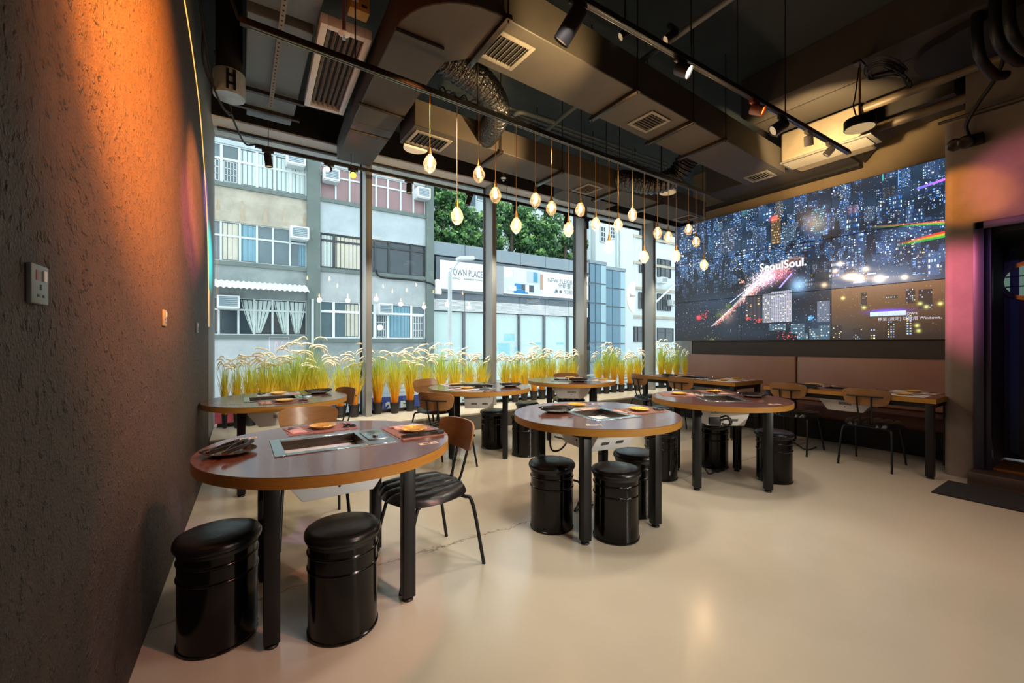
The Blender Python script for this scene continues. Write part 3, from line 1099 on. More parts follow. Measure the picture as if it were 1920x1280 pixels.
def make_napkin():
    v = MB()
    v.bb(-.075, .075, -.042, .042, 0, .0016)
    v.box((.002, .003, .0026), (.146, .078, .0016), .03)
    v.box((-.004, 0, .0040), (.138, .060, .0014), -.04)
    t = v.build('napkin', napkin_mat, smooth=0)
    return tag(t, 'x', 'napkin')


def make_chopsticks():
    t = thing('chopsticks', 'x', 'chopsticks')
    for s in (-1, 1):
        MB().tube([(-.105, s * .006, .0036), (.105, s * .003, .003)], [.0034, .002], 7).build('stick', M_chop, t)
    return t


M_chop = M('chopstick_metal', (150, 132, 112), .3, .6, noise=(9, (170, 150, 126)))


def make_spoon():
    t = thing('spoon', 'x', 'spoon')
    MB().lathe([(0, .002), (.014, .003), (.018, .007), (.017, .0075), (.012, .004), (0, .0032)], 20, (.07, 0, 0)).build('bowl', chrome, t)
    MB().tube(spline([(.055, 0, .006), (.02, 0, .009), (-.05, 0, .006), (-.09, 0, .003)], 4), .0026, 7).build('handle', chrome, t)
    return t


def make_sticker():
    t = MB().bb(-.05, .05, -.02, .02, 0, .0006).build('menu_sticker', sticker_mat, smooth=0)
    q = MB()
    q.bb(-.026, .012, -.012, .012, .0006, .001)
    for k in range(4):
        q.bb(.02, .042, -.012 + k * .007, -.0085 + k * .007, .0006, .001)
    q.build('print', wood_top, t, smooth=0)
    return tag(t, 'x', 'sticker')


PROTO = {}
MAKE = dict(stool=make_stool, chair=make_chair, round=make_round, plate=make_plate, dark_plate=lambda: make_plate(True), tongs=make_tongs, scissors=make_scissors,
            placemat=make_placemat, white_placemat=lambda: make_placemat(True), napkin=make_napkin, chopsticks=make_chopsticks, spoon=make_spoon, sticker=make_sticker)
GROUPS = dict(stool='black drum stools', chair='wood-backed dining chairs', round='round grill tables', plate='gold scalloped plates', dark_plate='dark plates holding tongs',
              tongs='tongs laid on the tables', scissors='scissors laid on the tables', placemat='paper placemats', white_placemat='paper placemats', napkin='folded napkins',
              chopsticks='pairs of metal chopsticks', spoon='spoons on the tables', sticker='menu stickers on the tables')


def put(kind, label, loc, rz=0):
    if kind not in PROTO:
        o = MAKE[kind]()
        PROTO[kind] = o
    else:
        o = copy_tree(PROTO[kind])
    o['label'] = label
    o['group'] = GROUPS[kind]
    o.location = loc
    o.rotation_euler = (0, 0, rz)
    return o


D = math.radians
TABLES = [  # x, y, turn, label, where
    (.418, 2.37, D(0), 'large round wooden grill table beside the textured wall with two drum stools before it', 'the round table beside the textured wall'),
    (2.22, 2.275, D(82), 'round wooden grill table in the middle of the floor with three drum stools', 'the middle round table'),
    (.318, 4.53, D(0), 'round wooden grill table by the window in the corner with the textured wall', 'the window corner round table'),
    (2.41, 4.40, D(-122), 'round wooden grill table between the corner table and the far window table', 'the round table behind the middle one'),
    (3.90, 4.47, D(-40), 'smallest looking round grill table standing by the window before the grasses', 'the far round table by the window'),
    (3.82, 2.27, D(52), 'round wooden grill table with two drum stools nearest the long bench tables', 'the round table nearest the long tables')]
for x, y, a, lb, wh in TABLES:
    put('round', lb, (x, y, 0), a)

L1 = make_long(.775, .36)
tag(L1, 'long wooden grill table at the window end of the brown bench', 'table', 'long grill tables at the bench')
L1.location = (5.86, 3.815, 0)
L1.rotation_euler = (0, 0, -PI / 2)
L2 = copy_tree(L1, 'long wooden grill table at the pillar end of the brown bench', None, (5.86, 1.905, 0), -PI / 2)

ST = [((-.075, 2.275), 'black drum stool touching the textured wall at the large near table'),
      ((.405, 2.05), 'black drum stool between the front legs of the large near table'),
      ((1.865, 2.345), 'black drum stool at the window-left side of the middle round table, beside a looped cable'),
      ((2.135, 1.99), 'black drum stool standing foremost at the middle round table'),
      ((2.56, 2.19), 'black drum stool half hidden behind the right front leg of the middle round table'),
      ((3.43, 2.62), 'black drum stool in the gap between the middle table and the table nearest the bench'),
      ((2.67, 4.53), 'black drum stool under the round table behind the middle one, left of the pair there'),
      ((2.80, 4.02), 'black drum stool before the round table behind the middle one, right of the pair there'),
      ((4.20, 2.56), 'black drum stool behind the front leg of the round table nearest the bench'),
      ((4.26, 1.98), 'black drum stool at the outer side of the round table nearest the bench'),
      ((3.42, 4.86), 'drum stool at the left side of the far round table by the window'),
      ((4.33, 4.14), 'drum stool at the right side of the far round table by the window'),
      ((4.72, 3.55), 'dark drum stool between the round table nearest the bench and the long window-end table')]
for (x, y), lb in ST:
    put('stool', lb, (x, y, 0), R.random() * 6)


def face(dx, dy):
    return math.atan2(dy, dx) - PI / 2


CH = [((.93, 2.36), face(-1, -.09), 'wood-backed chair with channelled black seat pushed in at the side of the large near table'),
      ((.43, 3.22), face(-.02, -1), 'chair facing us behind the large near table, only its brown back above the tabletop'),
      ((.76, 4.66), face(-1, -.3), 'chair seen edge-on at the right end of the window corner table'),
      ((2.13, 5.06), face(.33, -.94), 'chair facing us by the window at the round table behind the middle one'),
      ((1.77, 3.93), face(.83, .55), 'chair seen from behind at the round table behind the middle one'),
      ((4.24, 4.92), face(-.5, -.86), 'chair behind the far round table by the window'),
      ((5.40, 4.33), face(1, -.25), 'chair seen sideways at the window end of the first long table'),
      ((5.42, 3.66), face(1, .0), 'chair seen from behind at the middle of the long window-end table'),
      ((5.68, 2.40), face(1, .02), 'chair seen from behind at the far half of the pillar-end long table'),
      ((5.68, 1.655), face(1, .02), 'chair seen from behind at the near half of the pillar-end long table')]
for (x, y), a, lb in CH:
    put('chair', lb, (x, y, 0), a)

ZT = .7805


def setting(px, py, wh, ang, mat='placemat', z=ZT, side='', what=('plate', 'napkin', 'chopsticks', 'tongs')):
    """one place: mat, plate, napkin with chopsticks, tool; px,py the middle of the mat, ang the way the diner faces"""
    c, s = math.cos(ang), math.sin(ang)
    P = lambda a, b, dz: (px + a * c - b * s, py + a * s + b * c, z + dz)
    put(mat, 'paper placemat at the %s of %s' % (side, wh), P(0, 0, 0), ang)
    for w in what:
        if w == 'plate':
            put('plate', 'gold scalloped plate at the %s of %s' % (side, wh), P(.01, .0, .0014), ang)
        elif w == 'napkin':
            put('napkin', 'folded napkin at the %s of %s' % (side, wh), P(-.135, .0, .0014), ang + PI / 2 + .1)
        elif w == 'chopsticks':
            put('chopsticks', 'metal chopsticks at the %s of %s' % (side, wh), P(-.135, .01, .0066), ang + PI / 2 - .12)
        elif w == 'tongs':
            put('tongs', 'tongs on the placemat at the %s of %s' % (side, wh), P(.15, .0, .0014), ang + PI / 2)
        elif w == 'spoon':
            put('spoon', 'spoon at the %s of %s' % (side, wh), P(-.12, -.02, .0062), ang + 2.2)
        elif w == 'scissors':
            put('scissors', 'scissors on the placemat at the %s of %s' % (side, wh), P(.15, .0, .0014), ang + PI / 2)


def tool_plate(px, py, wh, ang, z=ZT):
    put('dark_plate', 'dark gold-rimmed plate under the tongs on %s' % wh, (px, py, z), ang).scale = (1.42, 1.42, 1.0)
    c, s = math.cos(ang), math.sin(ang)
    for k, (kind, off, dz, da) in enumerate([('tongs', -.035, .0185, .05), ('tongs', .02, .0185, -.08), ('scissors', .062, .0185, .12)]):
        nm = {0: 'outermost tongs', 1: 'middle tongs', 2: 'scissors'}[k]
        put(kind, '%s across the dark plate on %s' % (nm, wh), (px - off * s, py + off * c, z + dz + .003), ang + da)


def onpix(x, y, h=.78):
    p = at(x, y, h)
    return p.x, p.y


w1 = TABLES[0][4]
p = onpix(432, 850)
tool_plate(p[0], p[1], w1, D(62))
p = onpix(602, 803)
setting(p[0], p[1], w1, D(3), side='window side', what=('plate', 'napkin', 'spoon', 'scissors'))
p = onpix(778, 808)
setting(p[0] - .01, p[1], w1, D(-88), side='right end')
for x, y, a, wh in [(803, 831, 0, 'right edge of'), (462, 822, .1, 'wall edge of')]:
    p = onpix(x, y)
    put('sticker', 'pale printed sticker on the %s %s' % (wh, w1), (*p, ZT), a)
w = TABLES[1][4]
p = onpix(1043, 772)
tool_plate(p[0], p[1], w, D(-22))
p = onpix(1083, 762)
setting(p[0], p[1], w, D(82), side='far side', what=('plate', 'napkin', 'chopsticks'))
p = onpix(1196, 770)
setting(p[0], p[1], w, D(-10), side='right side', what=('plate', 'napkin', 'chopsticks', 'scissors'))
for x, y, a, wh in [(1114, 797, -.6, 'front edge of'), (1120, 757, -.6, 'far edge of')]:
    p = onpix(x, y)
    put('sticker', 'pale printed sticker on the %s %s' % (wh, w), (*p, ZT), a)
w = TABLES[2][4]
p = onpix(597, 737)
tool_plate(p[0], p[1], w, D(10))
setting(.34, 4.83, w, D(180), 'white_placemat', side='window side', what=('plate', 'napkin', 'spoon', 'scissors'))
setting(.33, 4.20, w, D(0), side='near side', what=('plate', 'napkin', 'chopsticks', 'scissors'))
p = onpix(423, 759)
put('sticker', 'pale printed sticker on the wall edge of ' + w, (*p, ZT), .1)
w = TABLES[3][4]
p = onpix(957, 724.5)
tool_plate(p[0], p[1], w, D(-15))
p = onpix(874, 729)
setting(p[0], p[1], w, D(20), 'white_placemat', side='near side')
p = onpix(853, 722)
setting(p[0], p[1], w, D(-95), 'white_placemat', side='window side')
w = TABLES[4][4]
p = onpix(1084, 715)
tool_plate(p[0], p[1], w, D(-35))
p = onpix(1070, 709)
setting(p[0], p[1], w, D(150), 'white_placemat', side='window side', what=('plate', 'napkin', 'chopsticks'))
p = onpix(1128, 713)
setting(p[0], p[1], w, D(-60), 'white_placemat', side='right side', what=('plate', 'napkin', 'chopsticks'))
w = TABLES[5][4]
p = onpix(1412, 744)
tool_plate(p[0], p[1], w, D(-38))
p = onpix(1275, 740)
setting(p[0], p[1], w, D(142), side='left side', what=('plate', 'napkin', 'chopsticks'))
p = onpix(1340, 735.5)
setting(p[0], p[1], w, D(52), side='bench side', what=('plate', 'napkin', 'spoon'))
p = onpix(1452, 757.5)
put('sticker', 'pale printed sticker on the outer edge of ' + w, (*p, ZT), -.5)
ZL = .7705
for nm, y0, y1, wh in [('L1', 3.03, 4.60, 'the window-end long table'), ('L2', 1.13, 2.68, 'the pillar-end long table')]:
    for q, yy in (('window half', y1 - .33), ('pillar half', y0 + .28)):
        for sd, xx, an in (('bench', 6.06, PI / 2), ('aisle', 5.66, -PI / 2)):
            setting(xx, yy, wh, an, 'white_placemat', ZL, '%s, %s side' % (q, sd), ('plate', 'napkin', 'chopsticks'))
    tool_plate(5.62, (y0 + y1) / 2 + .33, wh, D(80), ZL)
# cables of the grills
for pts, lb in [
    ([at(1030, 812, .55), at(1034, 842, .43), at(1050, 843, .42), at(1062, 826, .45), at(1040, 818, .47)], 'black power cable looping under the middle round table'),
    ([at(1076, 900, .30), at(1086, 905, .24), at(1090, 925, .12), at(1084, 945, .03), at(1078, 958, .012), at(1096, 948, .012), at(1112, 946, .012)], 'black cable curling between two stools under the middle round table'),
    ([at(1308, 874, .10), at(1306, 906, .012), at(1311, 876, .10), at(1320, 876, .07), at(1330, 888, .012), at(1345, 881, .012)], 'black cable at the foot of the table nearest the bench'),
    ([at(1425, 825, .012), at(1445, 832, .012), at(1480, 826, .012), at(1510, 842, .012), at(1530, 838, .012)], 'black cable on the floor below the pillar-end long table')]:
    tag(MB().tube(spline([Vector(p) for p in pts], 8), .008, 8).build('power_cable', rubber), lb, 'cable', 'power cables of the grills')
pl = at(1346, 883, 0)
tag(MB().bb(pl.x - .06, pl.x + .06, pl.y - .035, pl.y + .035, .001, .012).build('floor_socket', rubber, bevel=.002), 'black floor socket plate at the foot of the table nearest the bench', 'socket')
p = at(1340, 788, .62)
t = thing('cable_bundle', 'black adapter and coiled cable hung on a white grill casing near the bench', 'cable', p, D(-38))
MB().bb(-.055, .045, -.03, .0, -.035, .03).build('adapter', rubber, t, bevel=.006)
MB().tube(spline([(.04, -.02, .03), (.09, -.03, .045), (.13, -.03, .0), (.10, -.03, -.035), (.05, -.03, -.02)], 6), .009, 7).tube(spline([(.04, -.03, .01), (.10, -.04, .02), (.12, -.04, -.03)], 6), .009, 7).build('coil', rubber, t)

# ------------------------------------------------------------------ ceiling: ducts, units, diffusers
def hanger(parent, x, y0, y1, z, ztop=4.4):
    h = MB().bb(x - .022, x + .022, y0 - .05, y1 + .05, z - .034, z)
    o = h.build('hanger_bar', dark_steel, parent, bevel=.003)
    r_ = MB()
    for y in (y0 - .03, y1 + .03):
        r_.cyl((x, y, z - .05), (x, y, ztop), .006, 6)
    r_.build('threaded_rod', dark_steel, o)


def d1(x):
    return 2.63 + (x - 5.95) * .05


duct1 = thing('air_duct', 'long grey rectangular air duct with three diffusers, bending towards the window beside the return grille', 'duct')
pl = [(5.95, d1(5.95)), (1.45, d1(1.45))]
for k in range(9):
    a = -PI / 2 - (PI / 2) * k / 8
    pl.append((1.42 + .50 * math.cos(a), 2.91 + .50 * math.sin(a)))
pl += [(.95, 4.35), (1.36, 4.35), (1.34, 3.06), (1.5, d1(1.5) + .5), (5.95, d1(5.95) + .5)]
MB().prism(pl, 3.5, 3.80).build('duct_body', duct_grey, duct1, bevel=.006, seg=1)
tp = MB()
a = [(.95, 4.35, 3.5), (1.36, 4.35, 3.5), (1.36, 4.35, 3.8), (.95, 4.35, 3.8)]
b = [(1.12, 6.09, 3.80), (1.56, 6.09, 3.80), (1.56, 6.09, 4.05), (1.12, 6.09, 4.05)]
tp.add(a + b, [(3, 2, 1, 0), (4, 5, 6, 7)] + [(i, (i + 1) % 4, 4 + (i + 1) % 4, 4 + i) for i in range(4)])
tp.build('tapered_end', duct_grey, duct1, smooth=0)
for x in (1.52, 2.89, 3.76, 4.38):
    hanger(duct1, x, d1(x), d1(x) + .5, 3.5)
for p, q in [((742, 55), (832, 92)), ((672, 193), (757, 222)), ((655, 243), (728, 262))]:
    u, v = at(*p, 3.485), at(*q, 3.485)
    MB().tube([u, v], .014, 6).build('flange', dark_steel, duct1)


def d3(x):
    return 3.90 + (x - 1.5) * .042


duct3 = thing('air_duct', 'grey air duct running along the window wall with small diffusers, behind the crystal pendants', 'duct')
MB().prism([(1.42, d3(1.42)), (6.55, d3(6.55)), (6.55, d3(6.55) + .45), (1.42, d3(1.42) + .45)], 3.4, 3.66).build('duct_body', duct_grey, duct3, bevel=.006, seg=1)
pl = [(4.83, 4.42), (4.83, 4.80), (3.95, 4.80)] + [(3.95 + .2 * math.cos(t), 4.6 + .2 * math.sin(t)) for t in [PI / 2 + PI / 2 * k / 6 for k in range(1, 7)]] + [(3.75, 4.42)]
MB().prism(pl, 3.40, 3.64).build('side_plenum', duct_grey, duct3, bevel=.004, seg=1)
for x in (2.4, 3.3, 4.35, 5.3):
    hanger(duct3, x, d3(x), d3(x) + .45, 3.4)


def diffuser(x, y, z, sx, sy, rz, label, n=7, m=grille_grey, group='square ceiling diffusers'):
    t = thing('ceiling_diffuser', label, 'diffuser', (x, y, z), rz, group)
    f = MB()
    w = .035
    for s in (-1, 1):
        f.bb(s * sx - w * (s > 0), s * sx + w * (s < 0), -sy, sy, -.012, 0)
        f.bb(-sx + w, sx - w, s * sy - w * (s > 0), s * sy + w * (s < 0), -.012, 0)
    f.build('frame', m, t, bevel=.003)
    MB().bb(-sx + w, sx - w, -sy + w, sy - w, -.003, -.001).build('throat', slot_black, t, smooth=0)
    L = sx - w
    for k in range(n):
        xx = -L + (k + .5) * 2 * L / n
        MB().box((xx, 0, -.008), (.004, 2 * (sy - w), .014), M=Matrix.Rotation(.6, 3, 'Y')).build('slat', m, t, smooth=0)
    return t


p = at(948, 95, 3.499)
diffuser(p.x, p.y, 3.499, .165, .155, .05, 'square diffuser on the long duct nearest us, lit yellow by a spot')
p = at(1217, 228, 3.499)
diffuser(p.x, p.y, 3.499, .15, .15, .05 + PI / 2, 'square pale-framed diffuser in the middle of the long duct')
p = at(1432, 331, 3.499)
diffuser(p.x - .06, p.y + .02, 3.499, .15, .14, .05 + PI / 2, 'small diffuser at the screen end of the long duct')
p = at(806, 262, 3.399)
t = diffuser(p.x, d3(p.x) + .225, 3.399, .2, .15, .04, 'pale diffuser at the left end of the window duct with a half-round tray')
q = MB().prism([(.13 * math.cos(a), .13 * math.sin(a)) for a in [PI + PI * k / 14 for k in range(15)]], -.035, -.012, M=Matrix.Translation((-.07, .17, 0)) @ Matrix.Rotation(PI, 4, 'Z'))
q.build('tray', white_metal, t)
p = at(1105, 350, 3.399)
diffuser(p.x + .03, d3(p.x) + .23, 3.399, .16, .14, .04 + PI / 2, 'pale diffuser in the middle of the window duct above the pendants')
diffuser(6.3, d3(6.3) + .22, 3.399, .17, .13, .04 + PI / 2, 'small diffuser at the screen end of the window duct')

foil = M('black_foil', (12, 12, 13), .16, .0, spec=.9, noise=(30, (20, 19, 18), .15), bump=(38, 1.0, .02))


def flex(name, label, pts, r, rings):
    P = spline([Vector(p) for p in pts], 40)
    L = [0]
    for i in range(1, len(P)):
        L.append(L[-1] + (P[i] - P[i - 1]).length)
    rs = [r * (1 + .05 * math.sin(rings * 2 * PI * l / L[-1]) + .03 * math.sin(13 * l * 9)) for l in L]
    return tag(MB().tube(P, rs, 28).build(name, foil, smooth=80), label, 'flexible duct', 'crumpled black foil ducts')


flex('flexible_duct', 'crumpled black foil duct curving out above the start of the pendant rail',
     [(1.30, 3.16, 3.66), (1.52, 3.22, 3.64), (1.86, 3.30, 3.60), (2.12, 3.52, 3.56), (2.2, 3.80, 3.53), (2.22, 3.94, 3.52)], .125, 26)
flex('flexible_duct', 'crumpled shiny black foil duct hanging between the two ducts near the screens',
     [(4.72, 3.12, 3.66), (4.74, 3.24, 3.60), (4.72, 3.40, 3.45), (4.52, 3.56, 3.36), (4.36, 3.74, 3.42), (4.38, 4.0, 3.53)], .125, 22)
p = at(1252, 362, 3.30)
tag(MB().lathe([(0, 0), (.10, 0), (.105, .006), (.10, .03), (.04, .05), (0, .05)], 32, p).build('disc_lamp', M('disc_lamp', (214, 204, 184), .5, emit=((255, 226, 180), .12))),
    'round pale disc lamp under the foil duct near the screens', 'lamp')

# units at the left
fcu = thing('fan_coil_unit', 'grey metal ceiling unit with a perforated strap hanging above the window corner', 'air conditioner')
MB().bb(.05, .50, 3.66, 5.10, 3.75, 4.1).build('casing', unit_grey, fcu, bevel=.006, seg=1)
p, q = at(462, 0, 3.80), at(592, 52, 3.80)
MB().bb(.02, .52, 3.0, 3.62, 3.80, 4.12).build('rear_casing', unit_grey, fcu, bevel=.006, seg=1)
MB().bb(.07, .49, 5.16, 5.36, 3.76, 3.80).build('front_tray', unit_grey, fcu, bevel=.004)
st = MB().bb(.252, .288, 3.0, 4.95, 3.70, 3.704)
so = st.build('perforated_strap', grille_grey, fcu, smooth=0)
hm = MB()
for k in range(34):
    hm.lathe([(0, 3.6985), (.008, 3.6985), (.008, 3.6995), (0, 3.6995)], 8, (.27, 3.05 + k * .056, 0))
hm.build('strap_hole', slot_black, so)
for y, z in ((4.72, 3.70), (5.13, 3.72)):
    MB().bb(-.06, .56, y - .02, y + .02, z, z + .035).build('strut_channel', dark_steel, fcu, smooth=0)

rg = thing('return_grille', 'long white slatted return air grille at the ceiling beside the grey unit', 'grille', (.715, 4.02, 3.70), -.03)
f = MB()
sx, sy, w = .185, .64, .05
for s in (-1, 1):
    f.bb(s * sx - w * (s > 0), s * sx + w * (s < 0), -sy, sy, -.02, .06)
    f.bb(-sx + w, sx - w, s * sy - w * (s > 0), s * sy + w * (s < 0), -.02, .06)
f.build('frame', white_metal, rg, bevel=.004)
MB().bb(-sx + w, sx - w, -sy + w, sy - w, .035, .04).build('throat', slot_black, rg, smooth=0)
for k in range(6):
    MB().box((-sx + w + (k + .5) * (2 * sx - 2 * w) / 6, 0, .01), (.026, 2 * (sy - w), .004), M=Matrix.Rotation(.9, 3, 'Y')).build('slat', grille_grey, rg, smooth=0)

t = thing('round_damper', 'shiny galvanised cylinder hanging in the corner above the textured wall', 'duct collar', (-.07, 4.46, 3.46))
MB().lathe([(0, 0), (.118, 0), (.122, .01), (.122, .2), (.118, .21), (0, .21)], 32).build('collar', M('galvanised', (196, 206, 208), .35, .3, noise=(14, (168, 178, 180))), t)
MB().lathe([(0, .21), (.10, .21), (.10, .93), (0, .93)], 24).build('riser', dark_paint, t)
MB().bb(-.02, .0, -.13, -.118, .02, .19).bb(.03, .05, -.13, -.118, .02, .19).bb(-.02, .05, -.13, -.12, .06, .08).bb(-.02, .05, -.13, -.12, .13, .15).build('clamp', dark_steel, t, smooth=0)
for pts, lb in [([(-.24, 4.2, 3.9), (-.24, 4.3, 3.6), (-.12, 4.62, 3.44), (-.06, 4.75, 3.46), (-.10, 4.6, 3.62), (-.17, 4.4, 3.8)], 'thick black cable loop hanging from the galvanised collar'),
                ([(-.06, 4.75, 3.46), (-.02, 5.0, 3.45), (.06, 5.35, 3.44), (.17, 5.6, 3.56)], 'thin black cable running down to the spotlight rail at the window'),
                ([(-.26, 3.9, 4.0), (-.2, 4.28, 3.55), (-.13, 4.55, 3.42), (-.07, 4.74, 3.45)], 'second black cable sagging beside the galvanised collar'),
                ([(.0, 2.97, 3.22), (-.1, 3.3, 3.7), (-.2, 3.5, 4.0)], 'thin cable feeding the left end of the pendant rail')]:
    tag(MB().tube(spline(pts, 8), .009, 7).build('ceiling_cable', rubber), lb, 'cable')
p = at(672, 28, 3.72)
t = thing('junction_box', 'yellow junction box with a white label at the ceiling beside the sprinkler', 'box', p)
MB().bb(-.07, .07, -.05, .05, 0, .12).build('body', M('yellow_box', (176, 142, 72), .5, noise=(6, (166, 130, 62))), t, bevel=.004)
MB().bb(-.055, -.01, -.052, -.048, .05, .10).build('label_plate', paper_white, t, smooth=0)
MB().bb(.01, .05, -.052, -.048, .03, .05).build('slot', slot_black, t, smooth=0)


def sprinkler(p, label, ztop, m):
    t = thing('sprinkler', label, 'sprinkler', p, 0, 'ceiling sprinklers')
    MB().cyl((0, 0, .02), (0, 0, ztop - p[2]), .013, 10).build('drop_pipe', m, t)
    MB().lathe([(0, .0), (.036, .004), (.040, .008), (.036, .012), (.014, .03), (0, .03)], 24).build('rosette', white_metal, t)
    MB().lathe([(0, -.03), (.014, -.03), (.015, -.027), (.004, -.025), (.004, 0), (0, 0)], 14).build('head', chrome, t)


sprinkler(at(645, 66, 3.5), 'pale sprinkler head on a drop pipe beside the yellow junction box', 4.4, M('pink_lit_pipe', (120, 84, 110), .5))  # pink light on the drop pipe put into its colour
sprinkler(at(944, 335, 3.62), 'small brass coloured sprinkler head near the window behind the pendants', 4.4, brass)

# right-hand ceiling
bk = thing('bulkhead', 'wide dark ceiling bulkhead with a lit plastered underside above the bench tables', 'bulkhead')
MB().prism([(4.98, -3.5), (5.94, -3.5), (5.94, 2.72), (5.06, 2.72), (5.0, 2.69), (4.98, 2.62)], 4.0, 4.395).build('casing', M('bulkhead_paint', (58, 51, 44), .75, noise=(1.6, (48, 42, 36)), bump=(9, .15, .01)), bk)
MB().bb(5.35, 5.36, -3.4, 2.7, 3.996, 4.0).build('joint', slot_black, bk, smooth=0)
un = thing('cassette_unit', 'plastered ceiling unit with a slatted grille lit yellow, above the bench', 'air conditioner')
MB().bb(5.80, 6.36, 1.80, 2.62, 3.6, 3.97).build('casing', M('unit_plaster', (150, 136, 112), .8, noise=(5, (134, 118, 96)), bump=(6, .5, .02)), un, bevel=.03, seg=3)
ug = MB().bb(5.79, 6.14, 1.70, 2.64, 3.585, 3.60).build('grille_frame', grille_grey, un, bevel=.003)
MB().bb(5.82, 6.11, 1.75, 2.6, 3.582, 3.585).build('throat', slot_black, ug, smooth=0)
for k in range(7):
    MB().box((5.84 + k * .04, 2.18, 3.578), (.024, .85, .003), M=Matrix.Rotation(.5, 3, 'Y')).build('slat', grille_grey, ug, smooth=0)
hb = thing('screen_bulkhead', 'dark flat ceiling box running above the top edge of the screens', 'bulkhead')
MB().bb(6.36, 7.06, 2.16, 4.0, 3.70, 4.395).build('casing', dark_wall, hb, smooth=0)
MB().bb(6.93, 7.06, 2.16, 4.68, 3.66, 3.70).build('edge_trim', slot_black, hb, smooth=0)
el = thing('duct_elbow', 'dark curved duct elbow between the concrete pillar and the screens', 'duct')
pr = [(1.18, 4.34), (1.18, 3.98)] + [(1.18 + .92 * math.sin(a), 3.66 + .32 * math.cos(a) ** .8) for a in [PI / 2 * k / 8 for k in range(1, 8)]] + [(2.12, 3.70), (2.12, 4.34)]
vs = [(6.42, y, z) for y, z in pr] + [(7.0, y, z) for y, z in pr]
n = len(pr)
MB().add(vs, [tuple(range(n)), tuple(range(2 * n - 1, n - 1, -1))] + [(i, n + i, n + (i + 1) % n, (i + 1) % n) for i in range(n)]).build('elbow', dark_wall, el)
MB().bb(6.40, 6.42, 1.16, 2.14, 4.28, 4.34).build('flange', dark_steel, el, smooth=0)
for (x, z, y0, y1, r, lb) in [(5.86, 3.92, .3, 1.78, .045, 'upper brown pipe running from the lamp to the pillar header'), (6.22, 3.80, .5, 1.76, .05, 'lower brown pipe running above the duct elbow')]:
    tag(MB().cyl((x, y0, z), (x, y1, z), r, 16).build('ceiling_pipe', M('brown_pipe', (104, 88, 66), .5)), lb, 'pipe', 'brown pipes by the pillar header')
hd = thing('dark_slab', 'black rounded slab added for the darkness at the ceiling above the coiled cables', 'duct')
MB().prism([(5.1, -1.2), (5.95, -1.2), (5.95, 1.0)] + [(5.55 + .4 * math.cos(a), 1.0 + .28 * math.sin(a)) for a in [PI * k / 12 for k in range(1, 12)]] + [(5.15, 1.0), (5.1, .9)], 3.93, 4.0).build('casing', dark_paint, hd)  # dark slab put where the ceiling only shows darkness
p = at(1660, 128, 3.86)
co = thing('cable_coil', 'coil of black cables hung at the ceiling beside the disc pendant', 'cable', p)
for k in range(9):
    a, r_ = R.uniform(-.4, .4), .10 + .05 * R.random()
    c = [Vector((r_ * 1.3 * math.cos(q), r_ * math.sin(q), -.02 * k / 3 + .05 * math.sin(q + a) + .03 * math.cos(2 * q))) for q in [2 * PI * i / 24 for i in range(25)]]
    MB().tube(c, .006, 6).build('loop', rubber, co)
for k in range(5):
    MB().tube(spline([(-.12 + .05 * k, -.05, 0), (-.05 + .06 * k, -.12, -.10 - .02 * k), (.06 + .05 * k, -.1, -.06), (.16, -.06 + .03 * k, .1)], 6), .005, 6).build('loose_cable', rubber, co)
p = at(1612, 241, 3.33)
dl = thing('disc_pendant', 'black disc pendant with a pale round face hanging on a rod above the bench tables', 'lamp', p)
MB().lathe([(0, .085), (.118, .085), (.122, .08), (.122, .004), (.118, 0), (.112, .004), (0, .006)], 40).build('housing', black_metal, dl)
MB().lathe([(0, -.001), (.113, -.001), (.113, .003), (0, .003)], 40).build('diffuser_face', M('disc_face', (206, 188, 150), .5, emit=((255, 222, 160), .3)), dl)
MB().cyl((0, 0, .085), (0, 0, 3.93 - p.z), .009, 8).build('rod', brass, dl)
MB().tube(spline([(-.02, 0, 3.9 - p.z), (-.05, .02, .3), (-.09, .02, .2), (-.08, 0, .085)], 6), .006, 6).build('feed_cable', rubber, dl)
MB().bb(-.08, .08, -.03, .03, 3.925 - p.z, 3.95 - p.z).build('ceiling_plate', dark_steel, dl, smooth=0)

# emergency lamp on the concrete and the black elbows above it
p = Vector((5.83, 1.0, 3.21))
em = thing('emergency_light', 'black emergency light with two round heads on a hose, high on the concrete wall', 'lamp', p)
MB().box((-.02, -.06, 0), (.07, .14, .10)).build('battery_box', black_metal, em, bevel=.012)
for dy in (.05, -.02):
    mt = Matrix.Rotation(-PI / 2 - .35, 3, 'Y') @ Matrix.Rotation(.0, 3, 'X')
    h = MB().lathe([(0, -.04), (.03, -.04), (.055, .0), (.058, .03), (.05, .034), (0, .03)], 24, (-.07, dy, -.01), M=mt).build('lamp_head', black_gloss, em)
    MB().lathe([(0, .031), (.047, .035), (.047, .037), (0, .036)], 20, (-.07, dy, -.01), M=mt).build('lens', clear_plastic, h)
hose = spline([(-.03, -.03, .05), (-.05, -.02, .16), (-.10, -.10, .30), (-.16, -.22, .46), (-.2, -.28, .62)], 8)
MB().tube(hose, .016, 10).build('hose', rubber, em)
for k, (px, py, qx, qy, r_) in enumerate([(1834, 90, 1862, 138, .036), (1868, 62, 1902, 112, .036), (1893, 40, 1918, 88, .034)]):
    u, v = at(px, py, 3.72), at(qx, qy, 3.58)
    tag(MB().tube(spline([u + Vector((0, 0, .6)), u, v, v + Vector((.10, -.06, -.01))], 6), r_, 14).build('black_pipe', black_metal),
        ['thick black pipe bend closest to the lit brown pipe', 'thick black pipe bend in the middle of three by the pillar top', 'thick black pipe bend outermost by the frame corner'][k], 'pipe', 'black pipe bends at the pillar top')

